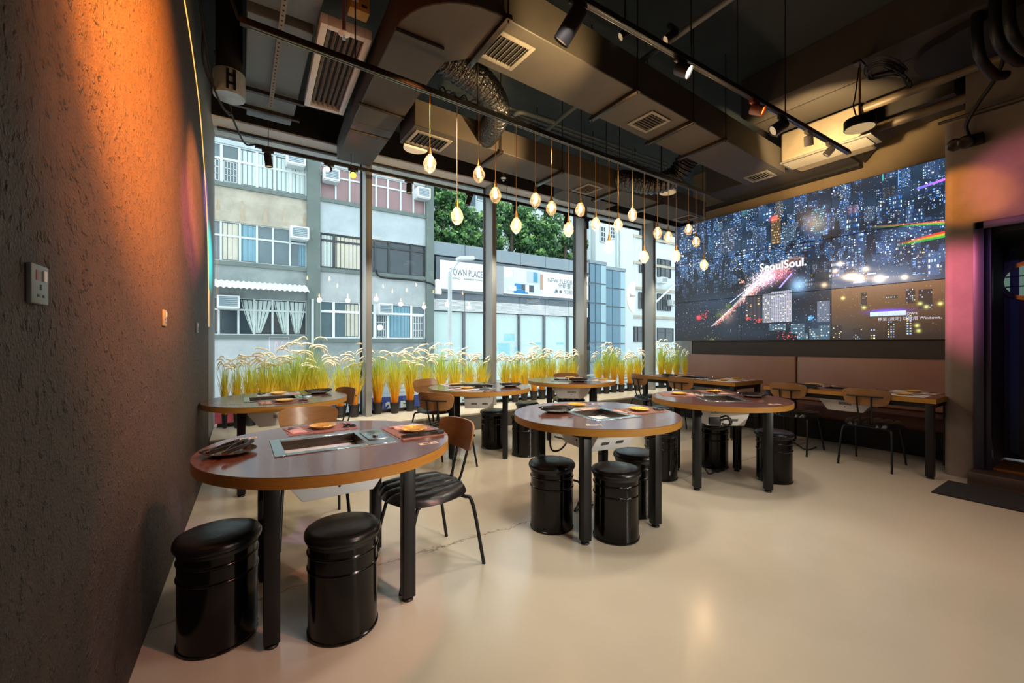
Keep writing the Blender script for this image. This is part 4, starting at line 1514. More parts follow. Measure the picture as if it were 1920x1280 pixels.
# ceiling pipework between the two ducts
for pts, r_, lb in [([at(937, 196, 4.05), at(1165, 276, 4.05), at(1250, 306, 4.05)], .012, 'thin grey conduit under the slab, upper of three'),
                    ([at(937, 203, 4.05), at(1165, 283, 4.05), at(1250, 313, 4.05)], .012, 'thin grey conduit under the slab, middle of three'),
                    ([at(937, 210, 4.05), at(1165, 290, 4.05), at(1250, 320, 4.05)], .012, 'thin grey conduit under the slab, lower of three'),
                    (spline([at(962, 222, 3.95), at(972, 211, 3.95), at(1000, 216, 3.95), at(1042, 229, 3.95)], 6), .026, 'bent grey pipe joining the slanting pipe between the ducts'),
                    ([at(1005, 262, 3.95), at(1042, 229, 3.95), at(1082, 197, 3.95), at(1240, 88, 3.95), at(1380, -10, 3.95)], .026, 'long slanting grey pipe crossing under the slab'),
                    ([at(1275, 318, 3.95), at(1345, 290, 3.95)], .03, 'pale grey pipe beside the foil duct near the screens')]:
    tag(MB().tube(pts, r_, 10).build('slab_pipe', M('pipe_paint', (84, 92, 94), .55)), lb, 'pipe', 'grey pipes under the slab')

# ------------------------------------------------------------------ lighting rails and spotlights
lens_on = emit_mat('lens_lit', (255, 236, 204), 14)
lens_orange = emit_mat('lens_orange', (255, 130, 20), 30)
lens_red = emit_mat('lens_red', (255, 110, 40), 6)
lens_dim = M('lens_dim', (160, 150, 130), .2, emit=((255, 220, 170), .4))
can_m = M('spot_can', (34, 33, 36), .35, .3, noise=(7, (42, 40, 44)))


def rail(name, label, p0, p1, w=.034, hh=.02, rods=(), ztop=4.4):
    t = thing(name, label, 'lighting rail', (0, 0, 0))
    d = Vector(p1) - Vector(p0)
    c = (Vector(p0) + Vector(p1)) / 2
    a = math.atan2(d.y, d.x)
    m = MB().box(c, (d.length, w, hh), a)
    m.box(c + Vector((0, 0, hh * .8)), (d.length, w * .5, hh * .6), a)
    m.build('rail_bar', can_m, t, bevel=.002, seg=1)
    nm = Vector((-math.sin(a), math.cos(a), 0))
    MB().box(c + nm * w * .28 - Vector((0, 0, hh * .5)), (d.length * .98, .003, .003), a).box(c - nm * w * .28 - Vector((0, 0, hh * .5)), (d.length * .98, .003, .003), a).build('conductor', chrome, t, smooth=0)
    for k in rods:
        p = Vector(p0) + d * k
        MB().cyl(p, (p.x, p.y, ztop), .005, 6).build('suspension_rod', dark_steel, t)
    return t


def spotlight(p, d, label, lens, r=.032, L=.13, m=None, group='track spotlights'):
    t = thing('spotlight', label, 'spotlight', p, 0, group)
    MB().bb(-.06, .06, -.016, .016, -.045, -.012).build('adapter', m or can_m, t, bevel=.003)
    d = Vector(d).normalized()
    c0 = Vector((0, 0, -.045))
    c1 = Vector((0, 0, -.085))
    MB().tube([c0, c1, c1 + d * .02], .008, 8).build('arm', m or can_m, t)
    mt = d.to_track_quat('Z', 'Y').to_matrix()
    o = c1 + d * .0
    MB().lathe([(0, -.03), (r * .9, -.03), (r, -.02), (r, L - .03), (r * .94, L - .03), (r * .9, L - .045), (0, L - .045)], 28, o, M=mt).build('can', m or can_m, t)
    MB().lathe([(0, L - .044), (r * .88, L - .044), (r * .88, L - .041), (0, L - .041)], 24, o, M=mt).build('lens', lens, t)
    return t


q0, q1 = at(450, 40, 3.2), at(1330, 366, 3.2)
r1 = rail('pendant_rail', 'black lighting rail carrying the row of crystal pendants', q0, q1, .04, .03, (.13, .32, .55, .62, .80, .97))
q2, q3 = Vector((1.2, 1.84, 3.3)), at(1592, 287, 3.3)
r2 = rail('spotlight_rail', 'black lighting rail with spotlights over the middle of the room', q2, q3, .04, .03, (.2, .36, .5, .68))
q4, q5 = atY(478, 274, 5.6), atY(1200, 425, 5.6)
q5.z = q4.z
r3 = rail('window_rail', 'black lighting rail with small spotlights hung before the window', q4, q5, .036, .026, (.02, .16, .52, .72), 4.4)


def on(p0, p1, px):
    """point of a rail seen at picture column px"""
    u = (px - 960) / F
    d = p1 - p0
    # r = x*CS-y*SN, dd = x*SN+y*CS ; r = u*dd
    f = lambda p: (p.x * CS - p.y * SN) - u * (p.x * SN + p.y * CS)
    k = f(p0) / (f(p0) - f(p1))
    return p0 + d * k


spotlight(on(q2, q3, 1084), (-.35, .75, -.95), 'large black spotlight at the near end of the middle rail', lens_dim, .05, .2)
spotlight(on(q2, q3, 1276), (.35, -.7, -.55), 'white glowing spotlight on the middle rail', lens_on, .045, .10)
spotlight(on(q2, q3, 1415), (.3, -.75, -.4), 'spotlight glowing orange on the middle rail', lens_red, .04, .10, M('orange_can', (120, 60, 40), .4))
spotlight(on(q2, q3, 1467), (-.55, .45, -.45), 'black spotlight turned away, beside the orange one on the middle rail', lens_dim, .048, .13)
wc = M('white_can', (204, 196, 180), .4)
spotlight(on(q2, q3, 1516), (.4, .1, -.8), 'white spotlight lighting the plastered unit, on the middle rail', lens_on, .038, .09, wc)
spotlight(on(q2, q3, 1556), (-.2, .5, -.6), 'small white spotlight at the screen end of the middle rail', lens_dim, .034, .08, wc)
spotlight(on(q4, q5, 502), (.12, 0, -1), 'black spotlight first on the window rail beside the textured wall', lens_dim, .04, .15)
spotlight(on(q4, q5, 617), (-.5, -.6, -.3), 'small spotlight turned to the room beside the orange glowing one', lens_on, .032, .07)
spotlight(on(q4, q5, 662), (-.15, -.8, -.55), 'spotlight glowing bright orange on the window rail next to the first mullion', lens_orange, .04, .08)
spotlight(on(q4, q5, 767), (0, 0, -1), 'black spotlight hanging straight down on the window rail before the window air conditioner', lens_dim, .038, .13)
spotlight(on(q4, q5, 880), (-.25, .2, -1), 'black spotlight on the window rail left of the second mullion', lens_dim, .038, .13)
spotlight(on(q4, q5, 966), (0, .1, -1), 'black spotlight on the window rail right of the second mullion', lens_dim, .038, .13)
spotlight(on(q4, q5, 1062), (-.2, .1, -1), 'black spotlight on the window rail left of the third mullion', lens_dim, .038, .13)
spotlight(on(q4, q5, 1100), (.15, .1, -1), 'black spotlight on the window rail right of the third mullion', lens_dim, .038, .13)
for k, (px, py, lb) in enumerate([(1178, 58, 'small black ceiling spotlight above the middle rail, left of two'), (1262, 64, 'small black ceiling spotlight above the middle rail, right of two')]):
    p = at(px, py, 3.9)
    spotlight(Vector((p.x, p.y, 3.98)), (-.6, .3, -.5), lb, lens_dim, .035, .12)

# ------------------------------------------------------------------ crystal pendants
crystal = glass_mat('crystal', (1.0, .93, .84), 1.9, .02, (1, .93, .84))
_nt = crystal.node_tree
_mix = [n for n in _nt.nodes if n.type == 'MIX_SHADER'][0]
_out = [n for n in _nt.nodes if n.type == 'OUTPUT_MATERIAL'][0]
_tl = _nt.nodes.new('ShaderNodeBsdfTranslucent')
_tl.inputs[0].default_value = (1, .9, .76, 1)
_m2 = _nt.nodes.new('ShaderNodeMixShader')
_m2.inputs[0].default_value = .16
_nt.links.new(_mix.outputs[0], _m2.inputs[1])
_nt.links.new(_tl.outputs[0], _m2.inputs[2])
_nt.links.new(_m2.outputs[0], _out.inputs[0])
core_m = emit_mat('pendant_core', (255, 206, 140), 22)


def make_pendant():
    t = thing('crystal_pendant', 'x', 'pendant lamp', (0, 0, 0), 0, 'crystal pendants on the black rail')
    cord = MB().cyl((0, 0, .10), (0, 0, 1.0), .003, 6).build('cord', M('pendant_cord', (206, 164, 104), .5), t)  # golden lamplight on the cord put into its colour
    MB().lathe([(0, .108), (.007, .108), (.010, .09), (.014, .062), (.018, .050), (.018, .044), (0, .044)], 20).build('cap', brass, t)
    vs, fs, rows = [], [], []
    for k, (r, z) in enumerate([(.018, .050), (.044, .012), (.052, -.022), (.038, -.062), (.016, -.082)]):
        rows.append(len(vs))
        for i in range(7):
            a = 2 * PI * (i + .5 * (k % 2)) / 7
            vs.append((r * math.cos(a), r * math.sin(a), z + .006 * math.sin(3 * i + k)))
    for k in range(4):
        for i in range(7):
            i2 = (i + 1) % 7
            a, b, c, d = rows[k] + i, rows[k] + i2, rows[k + 1] + i, rows[k + 1] + i2
            fs += [(a, b, c), (b, d, c)] if k % 2 == 0 else [(a, b, d), (a, d, c)]
    fs.append(tuple(rows[4] + i for i in range(6, -1, -1)))
    MB().add(vs, fs).build('crystal', crystal, t, smooth=0)
    MB().lathe([(0, -.046), (.012, -.038), (.016, -.018), (.011, .012), (.006, .04), (0, .044)], 14).build('glowing_core', core_m, t)
    return t, cord


PX = [(806, 303), (857, 401), (898, 323), (929, 362), (968, 419), (1004, 372), (1034, 387), (1066, 427), (1088, 390), (1117, 417), (1142, 459), (1159, 419), (1186, 400),
      (1208, 479), (1233, 434), (1253, 442), (1268, 477), (1291, 428), (1305, 451), (1320, 494)]
ORD = 'first second third fourth fifth sixth seventh eighth ninth tenth eleventh twelfth thirteenth fourteenth fifteenth sixteenth seventeenth eighteenth nineteenth last'.split()
pend0 = None
for k, (px, py) in enumerate(PX):
    p = on(q0, q1, px)
    d = p.x * SN + p.y * CS
    z = H - (py - CY) * d / F
    if pend0 is None:
        pend0, _ = make_pendant()
        o = pend0
    else:
        o = copy_tree(pend0)
    nb = 'hanging %s than its neighbours' % ('lower' if k in (1, 4, 7, 10, 13, 16, 19) else 'higher') if k in (1, 4, 7, 10, 13, 16, 19, 2, 5, 8, 12, 17) else 'at middle height'
    o['label'] = 'lit faceted crystal pendant, %s from the textured wall, %s' % (ORD[k], nb)
    o.location = (p.x, p.y, z)
    o.rotation_euler = (0, 0, R.random() * 6)
    for c in o.children:
        if c.name.startswith('cord'):
            c.scale = (1, 1, 1)
            L = 3.21 - z
            c.data = c.data.copy() if k else c.data
            for v in c.data.vertices:
                if v.co.z > .5:
                    v.co.z = L
    if k % 3 == 1:
        d_ = bpy.data.lights.new('pendant_light', 'POINT')
        d_.energy = 9
        d_.color = (1, .66, .34)
        d_.shadow_soft_size = .05
        lo = bpy.data.objects.new('pendant_light', d_)
        COL.objects.link(lo)
        lo.location = (p.x, p.y, z - .10)
# feed wires bunched on the rail
for k, (a, b, lb) in enumerate([(820, 900, 'black feed wires knotted on the pendant rail by the foil duct'), (930, 1010, 'black feed wires knotted on the pendant rail before the slab pipes'), (1150, 1290, 'black feed wires bunched on the pendant rail near its end')]):
    t = thing('feed_wires', lb, 'cable', (0, 0, 0), 0, 'feed wires on the pendant rail')
    for j in range(4):
        pts = []
        for i in range(9):
            p = on(q0, q1, a + (b - a) * i / 8)
            pts.append(p + Vector((0, R.uniform(-.025, .025), .02 + R.uniform(0, .05))))
        MB().tube(spline(pts, 5), .004, 6).build('wire', rubber, t)

# ------------------------------------------------------------------ sockets on the textured wall
for k, (px, py, lb) in enumerate([(64, 533, 'grey wall socket plate with a switch, nearest us on the textured wall'), (306, 596, 'grey wall socket plate in the middle of the textured wall'), (368, 614, 'grey wall socket plate farthest along the textured wall')]):
    u = (px - 960) / F
    # meet the wall plane x = wx(y)+T
    dx, dy = u * CS + SN, CS - u * SN
    d = -.41 / (dx - .0262 * dy)
    y, z = d * dy, H - (py - CY) * d / F
    t = thing('wall_socket', lb, 'socket', (wx(y), y, z), -.0262, 'sockets on the textured wall')
    MB().bb(0, .010, -.043, .043, -.043, .043).build('plate', M('socket_plate', (112, 118, 120), .4), t, bevel=.003)
    MB().bb(.010, .0108, -.024, -.010, .008, .030).build('red_switch', M('socket_red', (150, 60, 50), .5), t, smooth=0)
    MB().bb(.010, .013, .010, .026, .008, .032).build('rocker', white_metal, t, bevel=.001)
    s = MB().bb(.010, .0106, -.004, .004, -.012, .000).bb(.010, .0106, -.018, -.008, -.028, -.022).bb(.010, .0106, .008, .018, -.028, -.022)
    s.build('pin_hole', slot_black, t, smooth=0)

# ------------------------------------------------------------------ outside: street and buildings
FY = 19.4
grey_render = M('grey_render', (152, 160, 158), .85, noise=(1.1, (112, 124, 124), .22), bump=(4, .2, .02))
pale_render = M('pale_render', (184, 190, 190), .85, noise=(1.3, (150, 158, 160), .25))
cream_render = M('cream_render', (188, 182, 166), .85, noise=(1.5, (150, 144, 130), .25))
blue_render = M('blue_render', (184, 196, 200), .85, noise=(1.3, (158, 170, 174), .25))
green_grey = M('green_grey', (112, 124, 120), .85, noise=(1.2, (96, 108, 104), .3))
rust_m = M('rust_stain', (158, 140, 112), .9, noise=(3, (182, 174, 156), .25))
frame_pale = M('frame_pale', (206, 214, 214), .5, noise=(4, (196, 204, 204)))
frame_white = M('frame_white', (232, 236, 236), .5, noise=(4, (222, 226, 226)))
frame_dark = M('frame_dark', (58, 66, 70), .5, noise=(4, (50, 58, 62)))
glass_dim = M('glass_dim', (104, 124, 130), .12, noise=(.6, (70, 88, 96), .3), spec=.6)
glass_dark = M('glass_dark', (62, 76, 84), .12, noise=(.6, (44, 56, 62), .3), spec=.6)
glass_rose = M('glass_rose', (150, 124, 124), .3, noise=(1, (136, 108, 110), .3))
cur_pale = M('curtain_pale', (196, 210, 206), .9, noise=(2, (186, 202, 198)))
cur_cream = M('curtain_cream', (206, 202, 186), .9, noise=(2, (192, 188, 170)))
cur_blue = M('curtain_blue', (126, 168, 184), .9, noise=(2, (112, 154, 172)))
street_m = M('street_asphalt', (98, 102, 104), .9, noise=(1, (84, 88, 90)))
struct(MB().bb(-30, 70, 7.0, 60, -5.2, -5).build('street', street_m, smooth=0))


def curtain(parent, x0, x1, z0, z1, Y, m, drape=0):
    n = max(9, int((x1 - x0) / .05))
    vs, fs = [], []
    for j in range(7):
        for i in range(n + 1):
            t = i / n
            x = x0 + (x1 - x0) * t
            q = j / 6                                     # 0 top
            if drape:                                     # gathered towards one side below
                k = q ** 1.3 * .72
                tgt = x0 + (x1 - x0) * (.5 if drape == 2 else .15 if drape < 0 else .85)
                x = x * (1 - k) + tgt * k
            vs.append((x, Y + .02 * math.sin(i * 1.9), z1 + (z0 - z1) * q))
    for j in range(6):
        for i in range(n):
            a = j * (n + 1) + i
            fs.append((a, a + 1, a + n + 2, a + n + 1))
    MB().add(vs, fs).build('curtain', m, parent, smooth=80)


def window(parent, x0, x1, z0, z1, Y, cols, rows, fm, gm, fw=.06, curtains=(), grilles=(), panes=True):
    """cols/rows: fractions of the inner divisions; one pane object per light"""
    f = MB()
    xs = [0] + list(cols) + [1]
    zs = [0] + list(rows) + [1]
    for c in xs:
        x = x0 + (x1 - x0) * c
        f.bb(x - fw / 2, x + fw / 2, Y - .05, Y + .04, z0, z1)
    for c in zs:
        z = z0 + (z1 - z0) * c
        f.bb(x0, x1, Y - .045, Y + .04, z - fw / 2, z + fw / 2)
    w = f.build('window', fm, parent, smooth=0)
    for a, b in zip(xs[:-1], xs[1:]):
        for c, d in zip(zs[:-1], zs[1:]):
            MB().bb(x0 + (x1 - x0) * a, x0 + (x1 - x0) * b, Y + .0, Y + .01, z0 + (z1 - z0) * c, z0 + (z1 - z0) * d).build('pane', gm, w, smooth=0)
    for a, b, m, dr in curtains:
        curtain(w, x0 + (x1 - x0) * a, x0 + (x1 - x0) * b, z0 + fw, z1 - fw, Y - .012, m, dr)
    for a, b, c, d in grilles:
        g = MB()
        X0, X1, Z0, Z1 = x0 + (x1 - x0) * a + .08, x0 + (x1 - x0) * b - .08, z0 + (z1 - z0) * c + .08, z0 + (z1 - z0) * d - .08
        for k in range(5):
            x = X0 + (X1 - X0) * k / 4
            g.bb(x - .012, x + .012, Y - .03, Y - .01, Z0, Z1)
        for k in range(4):
            z = Z0 + (Z1 - Z0) * k / 3
            g.bb(X0, X1, Y - .03, Y - .01, z - .012, z + .012)
        g.build('window_bars', fm, w, smooth=0)
    return w


def zz(px, py, Y=FY):
    return atY(px, py, Y).z


def xx_(px, Y=FY):
    return atY(px, 600, Y).x


tb = thing('tenement_building', 'old grey tenement block across the street with many curtained windows', 'building', (0, 0, 0))
XA0, XA1, XB0, XB1, XE = -2.6, xx_(575), xx_(600), xx_(798), xx_(812)
rowsA = [(zz(404, 339), zz(404, 265)), (zz(404, 487), zz(404, 411)), (zz(404, 627), zz(404, 556))]
rowsB = [(zz(797, 404), zz(797, 349)), (zz(797, 519), zz(797, 461)), (zz(797, 635), zz(797, 573))]
body = MB().bb(XA0, XE, FY + .2, FY + 6, -5, 15)
body.build('wall', frame_dark, tb, smooth=0)


def bands(x0, x1, rows, mats, top=14):
    zs = [r for pair in rows[::-1] for r in pair]
    lo = [-5] + [p[1] for p in rows[::-1]]
    hi = [p[0] for p in rows[::-1]] + [top]
    for a, b, m in zip(lo, hi, mats):
        MB().bb(x0, x1, FY, FY + .22, a, b).build('spandrel', m, tb, smooth=0)
        if b < top:
            MB().bb(x0 - .02, x1 + .02, FY - .07, FY + .1, b - .16, b).build('window_sill', green_grey, tb, smooth=0)


bands(XA0, XA1, rowsA, [pale_render, grey_render, cream_render, blue_render])
bands(XB0, XB1, rowsB, [grey_render, pale_render, blue_render, pale_render])
for x0, x1 in ((XA1, XB0), (XB1, XE)):
    MB().bb(x0, x1, FY - .12, FY + .25, -5, 14).build('pilaster', green_grey, tb, smooth=0)
for px, py, ln in [(455, 377, 1.0), (497, 387, .9), (534, 392, .85), (571, 400, 1.1), (409, 372, .6)]:
    p = atY(px, py, FY)
    n_ = 9
    side = [(p.x - (.03 + .07 * (q / n_)) + R.uniform(-.02, .02), -(p.z - ln * .85 * q / n_)) for q in range(n_)] + [(p.x + (.03 + .07 * (q / n_)) + R.uniform(-.02, .02), -(p.z - ln * .85 * q / n_)) for q in range(n_ - 1, -1, -1)]
    MB().prism(side, FY - .005, FY, M=Matrix(((1, 0, 0), (0, 0, 1), (0, -1, 0))).to_4x4()).build('rust_stain', rust_m, tb, smooth=0)
Yw = FY + .1
fr = lambda px: (xx_(px) - XA0) / (XA1 - XA0)
frb = lambda px: (xx_(px) - XB0) / (XB1 - XB0)
window(tb, XA0, XA1, *rowsA[0], Yw, [fr(q) for q in (352, 376, 415, 449, 482, 515, 545)], (.62,), frame_pale, glass_dim, .09, [(fr(452), fr(512), cur_pale, 0), (fr(517), fr(573), cur_pale, 0)], [(fr(415), fr(449), 0, .62), (fr(376), fr(415), 0, .62)])
window(tb, XA0, XA1, *rowsA[1], Yw, [fr(q) for q in (350, 380, 414, 450, 482, 512, 544)], (.64,), frame_pale, glass_dim, .07, [(fr(414), fr(447), cur_cream, 0), (fr(452), fr(480), cur_blue, 0), (fr(560), fr(574), cur_blue, 0)])
window(tb, XA0, XA1, *rowsA[2], Yw, [fr(q) for q in (350, 380, 410, 447, 477, 511, 540)], (.68,), frame_pale, glass_dark, .07, [(fr(452), fr(510), cur_pale, 2), (fr(514), fr(541), cur_pale, 1), (fr(541), fr(573), cur_pale, 2)])
window(tb, XB0, XB1, *rowsB[0], Yw, [frb(q) for q in (630, 656, 682, 706, 728, 752, 776)], (.7,), frame_pale, glass_rose, .07)
window(tb, XB0, XB1, *rowsB[1], Yw, [frb(q) for q in (626, 681, 704, 730, 772)], (.8,), frame_dark, glass_dark, .09, [(frb(604), frb(625), cur_pale, 0), (frb(630), frb(676), cur_cream, 0)])
window(tb, XB0, XB1, *rowsB[2], Yw, [frb(q) for q in (626, 675, 703, 728, 772)], (.72,), frame_white, glass_dim, .10, [(frb(648), frb(672), cur_cream, 0), (frb(731), frb(769), cur_blue, 0)], [(frb(704), frb(727), 0, .72), (frb(773), frb(797), 0, .72)])
aw = MB()
p0 = atY(404, 531, FY - .9)
p1 = atY(581, 545, FY - .9)
n = 56
vs = []
for i in range(n + 1):
    x = XA0 + (p1.x - XA0) * i / n
    dz = .025 * (1 if i % 2 else -1)
    vs += [(x, FY - .95, p0.z - .12 + dz), (x, FY, p0.z + .25 + dz)]
aw.add(vs, [(2 * i, 2 * i + 2, 2 * i + 3, 2 * i + 1) for i in range(n)])
aw.build('corrugated_awning', frame_white, tb, smooth=0)
pp = [atY(705, 505, FY - .1), atY(709, 516, FY - .1), atY(722, 521, FY - .1), atY(760, 524, FY - .1), atY(800, 529, FY - .15), atY(815, 536, FY - .15), atY(818, 548, FY - .15)]
MB().tube(spline(pp, 5), .035, 8).build('conduit', slot_black, tb)
pp = [atY(586, y, FY - .16) for y in (560, 590, 620, 650)]
MB().tube(pp, .05, 8).build('drain_pipe', frame_pale, tb)
p = atY(821, 537, FY - .2)
MB().bb(p.x - .14, p.x + .14, FY - .3, FY - .1, p.z - .38, p.z + .34).build('meter_box', frame_white, tb, bevel=.02)


def ac_unit(px, py, w, label, Y=FY):
    p = atY(px, py, Y)
    t = thing('window_air_conditioner', label, 'air conditioner', (p.x, Y - .22, p.z), 0, 'window air conditioners')
    MB().bb(-w, w, -.25, .30, -.24, .24).build('casing', frame_white, t, bevel=.015)
    MB().bb(-w * .8, w * .8, -.262, -.25, -.17, .19).build('grille', M_acg, t, smooth=0)
    s = MB()
    for k in range(5):
        s.bb(-w * .8, w * .8, -.27, -.26, -.14 + k * .07, -.125 + k * .07)
    s.build('louver', frame_pale, t, smooth=0)
    MB().bb(-w * .9, w * .9, -.2, .25, -.28, -.24).build('bracket', frame_pale, t, smooth=0)


M_acg = M('ac_grille', (112, 134, 144), .5)
ac_unit(553, 304, .34, 'window air conditioner in the topmost left row of the tenement, behind the first window spotlight')
ac_unit(619, 333, .32, 'window air conditioner behind the small spotlight beside the orange one')
ac_unit(789, 366, .32, 'window air conditioner at the top right corner of the tenement')
ac_unit(560, 440, .34, 'window air conditioner on the middle floor of the tenement beside blue curtains')
ac_unit(429, 567, .36, 'window air conditioner on the lowest floor of the tenement, left under the corrugated awning')
ac_unit(718, 580, .32, 'window air conditioner on the lowest floor of the tenement above a barred pane')

# low building with the billboard
clad = M('metal_cladding', (128, 142, 150), .5, .2, noise=(1, (120, 134, 142)))
clad_d = M('dark_cladding', (92, 104, 112), .5, .2, noise=(1, (84, 96, 104)))
blind = M('pale_blind', (196, 216, 212), .6, noise=(.5, (182, 206, 204), .3))
teal_print = M('teal_print', (120, 190, 200), .6, noise=(2, (170, 210, 212), .2))
sh = thing('billboard_building', 'low grey clad shop building across the street carrying the long billboard', 'building')
X0, X1 = XE, xx_(1104)
zt_, zp, zb0, zl, zg = zz(812, 451), zz(812, 476), zz(818, 545), zz(818, 559), zz(818, 581)
MB().bb(X0, X1, FY + .25, FY + 8, -5, zt_ - .1).build('wall', clad_d, sh, smooth=0)
cuts = [X0] + [xx_(q) for q in (872, 925, 976, 1023, 1067)] + [X1]
for a, b in zip(cuts[:-1], cuts[1:]):
    MB().bb(a + .015, b - .015, FY, FY + .25, zp, zt_).build('cladding_panel', clad, sh, smooth=0)
    MB().bb(a + .015, b - .015, FY + .05, FY + .25, zl, zb0).build('cladding_panel', clad_d, sh, smooth=0)
    for k in range(9):
        z = zg + (zl - zg) * (k + .5) / 9
        MB().box(((a + b) / 2, FY + .08, z), (b - a - .04, .10, .035), M=Matrix.Rotation(.5, 3, 'X')).build('louver_slat', frame_white, sh, smooth=0)
    MB().bb(a + .06, b - .06, FY + .2, FY + .22, -3.4, zg - .05).build('shop_pane', blind, sh, smooth=0)
    MB().bb(a - .07, a + .07, FY + .1, FY + .25, -3.4, zg).build('shop_mullion', clad_d, sh, smooth=0)
    MB().bb(a + .06, b - .06, FY + .17, FY + .2, .38, .43).build('transom', clad_d, sh, smooth=0)
MB().bb(X0, X1, FY - .05, FY + .25, zb0 - .02, zb0 + .1).build('ledge', clad_d, sh, smooth=0)
for px, py, w, h in [(955, 632, .34, .2), (945, 655, .4, .35), (1050, 644, .28, .06), (1005, 644, .4, .06), (968, 660, .12, .3)]:
    p = atY(px, py, FY + .19)
    MB().bb(p.x - w, p.x + w, FY + .19, FY + .195, p.z - h, p.z + h).build('window_print', teal_print, sh, smooth=0)
bbm = M('billboard_white', (228, 234, 234), .6, noise=(.6, (220, 228, 230)))
ink = M('billboard_ink', (92, 100, 108), .6)
bl = thing('billboard', 'long white billboard with grey lettering and a picture of a living room', 'sign', (0, 0, 0))
bx0, bx1 = xx_(824), xx_(1102)
bz0, bz1 = zz(824, 541), zz(824, 487)
MB().bb(bx0, bx1, FY - .06, FY + .05, bz0, bz1).build('board', bbm, bl, smooth=0)
fm_ = MB().bb(bx0 - .2, bx1 + .1, FY - .04, FY + .04, bz1, bz1 + .16).bb(bx0 - .2, bx0, FY - .04, FY + .04, bz0 - .05, bz1).bb(bx0 - .2, bx1 + .1, FY - .04, FY + .04, bz0 - .14, bz0)
fm_.build('frame', clad_d, bl, smooth=0)
rf = (PI / 2, 0, 0)


def btext(s, px, py, size, fit=None, m=None):
    p = atY(px, py, FY - .065)
    t = text(s, size, m or ink, bl, p, rf, .004, 'LEFT')
    if fit:
        xs_ = [v.co.x for v in t.data.vertices]
        k = (xx_(fit, FY - .065) - p.x) / (max(xs_) - min(xs_))
        t.scale = (k, max(k, .8), 1)
    return t


btext('TOWN PLACE', 843, 509.5, .62, 905)
btext('SOHO', 848, 521, .16)
btext('KENNEDY TOWN', 870, 523, .16, 904)
btext('NEW FLEXIBLE LEASING', 1027, 525, .34)
btext('全新靈活租約', 1046, 535.5, .34)
btext('9383 9900', 1058, 547.5, .34)
ph = MB().lathe([(0, 0), (.08, 0), (.08, .01), (0, .01)], 16, atY(1044, 546, FY - .06), M=Matrix.Rotation(PI / 2, 3, 'X')).lathe([(0, 0), (.10, 0), (.10, .01), (0, .01)], 16, atY(1051, 547, FY - .06), M=Matrix.Rotation(PI / 2, 3, 'X'))
ph.build('chat_symbol', ink, bl)
btext('✆', 1038, 546, .34)
pics = [((925, 497), (944, 552), (150, 156, 160)), ((944, 499), (1016, 552), (196, 206, 210)), ((945, 500), (961, 520), (222, 232, 238)), ((963, 501), (985, 530), (206, 216, 220)), ((988, 508), (1012, 532), (176, 188, 192)), ((1000, 510), (1008, 530), (60, 140, 170)), ((1013, 514), (1018, 543), (170, 140, 116)),
        ((965, 531), (985, 543), (40, 122, 168)), ((978, 533), (1001, 548), (60, 70, 78)), ((964, 542), (990, 551), (30, 116, 170)), ((985, 534), (992, 548), (220, 228, 230)), ((953, 535), (968, 545), (214, 222, 226))]
for k, ((a, b), (c, d), col) in enumerate(pics):
    p, q = atY(a, b, FY - .065 - .002 * k), atY(c, d, FY - .065 - .002 * k)
    MB().bb(p.x, q.x, FY - .066 - .002 * k, FY - .06, min(p.z, q.z), max(p.z, q.z)).build('printed_picture', M('print_%d' % k, col, .6), bl, smooth=0)

# blue glass stair towers
blue_g = M('blue_glass', (92, 128, 146), .3, noise=(2, (82, 116, 136), .3), spec=.5)
blue_p = M('blue_glass_pale', (150, 182, 190), .3, noise=(2, (140, 172, 182), .3))
for lb, a, b, ytop, Y, cols in [('narrow blue glass stair tower beside the billboard building', 1106, 1126, 493, 20.6, 2), ('wide blue glass stair tower before the white apartment block', 1133, 1163, 504, 21.0, 2)]:
    t = thing('glass_tower', lb, 'building')
    x0, x1, zt0 = xx_(a, Y), xx_(b, Y), zz(a, ytop, Y)
    MB().bb(x0, x1 + .55, Y + .06, Y + 1.6, -5, zt0).build('core', clad_d, t, smooth=0)
    MB().bb(x0 - .04, x1 + .6, Y - .02, Y + 1.7, zt0, zt0 + .22).build('parapet', clad, t, smooth=0)
    nr = 8
    for i in range(cols):
        for j in range(nr):
            u0, u1 = x0 + (x1 - x0) * i / cols, x0 + (x1 - x0) * (i + 1) / cols
            v0, v1 = -4 + (zt0 + 4) * j / nr, -4 + (zt0 + 4) * (j + 1) / nr
            MB().bb(u0 + .03, u1 - .03, Y, Y + .06, v0 + .05, v1 - .05).build('glass_panel', blue_g, t, smooth=0)
    for j in range(nr):
        v0, v1 = -4 + (zt0 + 4) * j / nr, -4 + (zt0 + 4) * (j + 1) / nr
        MB().bb(x1 + .03, x1 + .52, Y, Y + .06, v0 + .05, v1 - .05).build('glass_panel', blue_p, t, smooth=0)
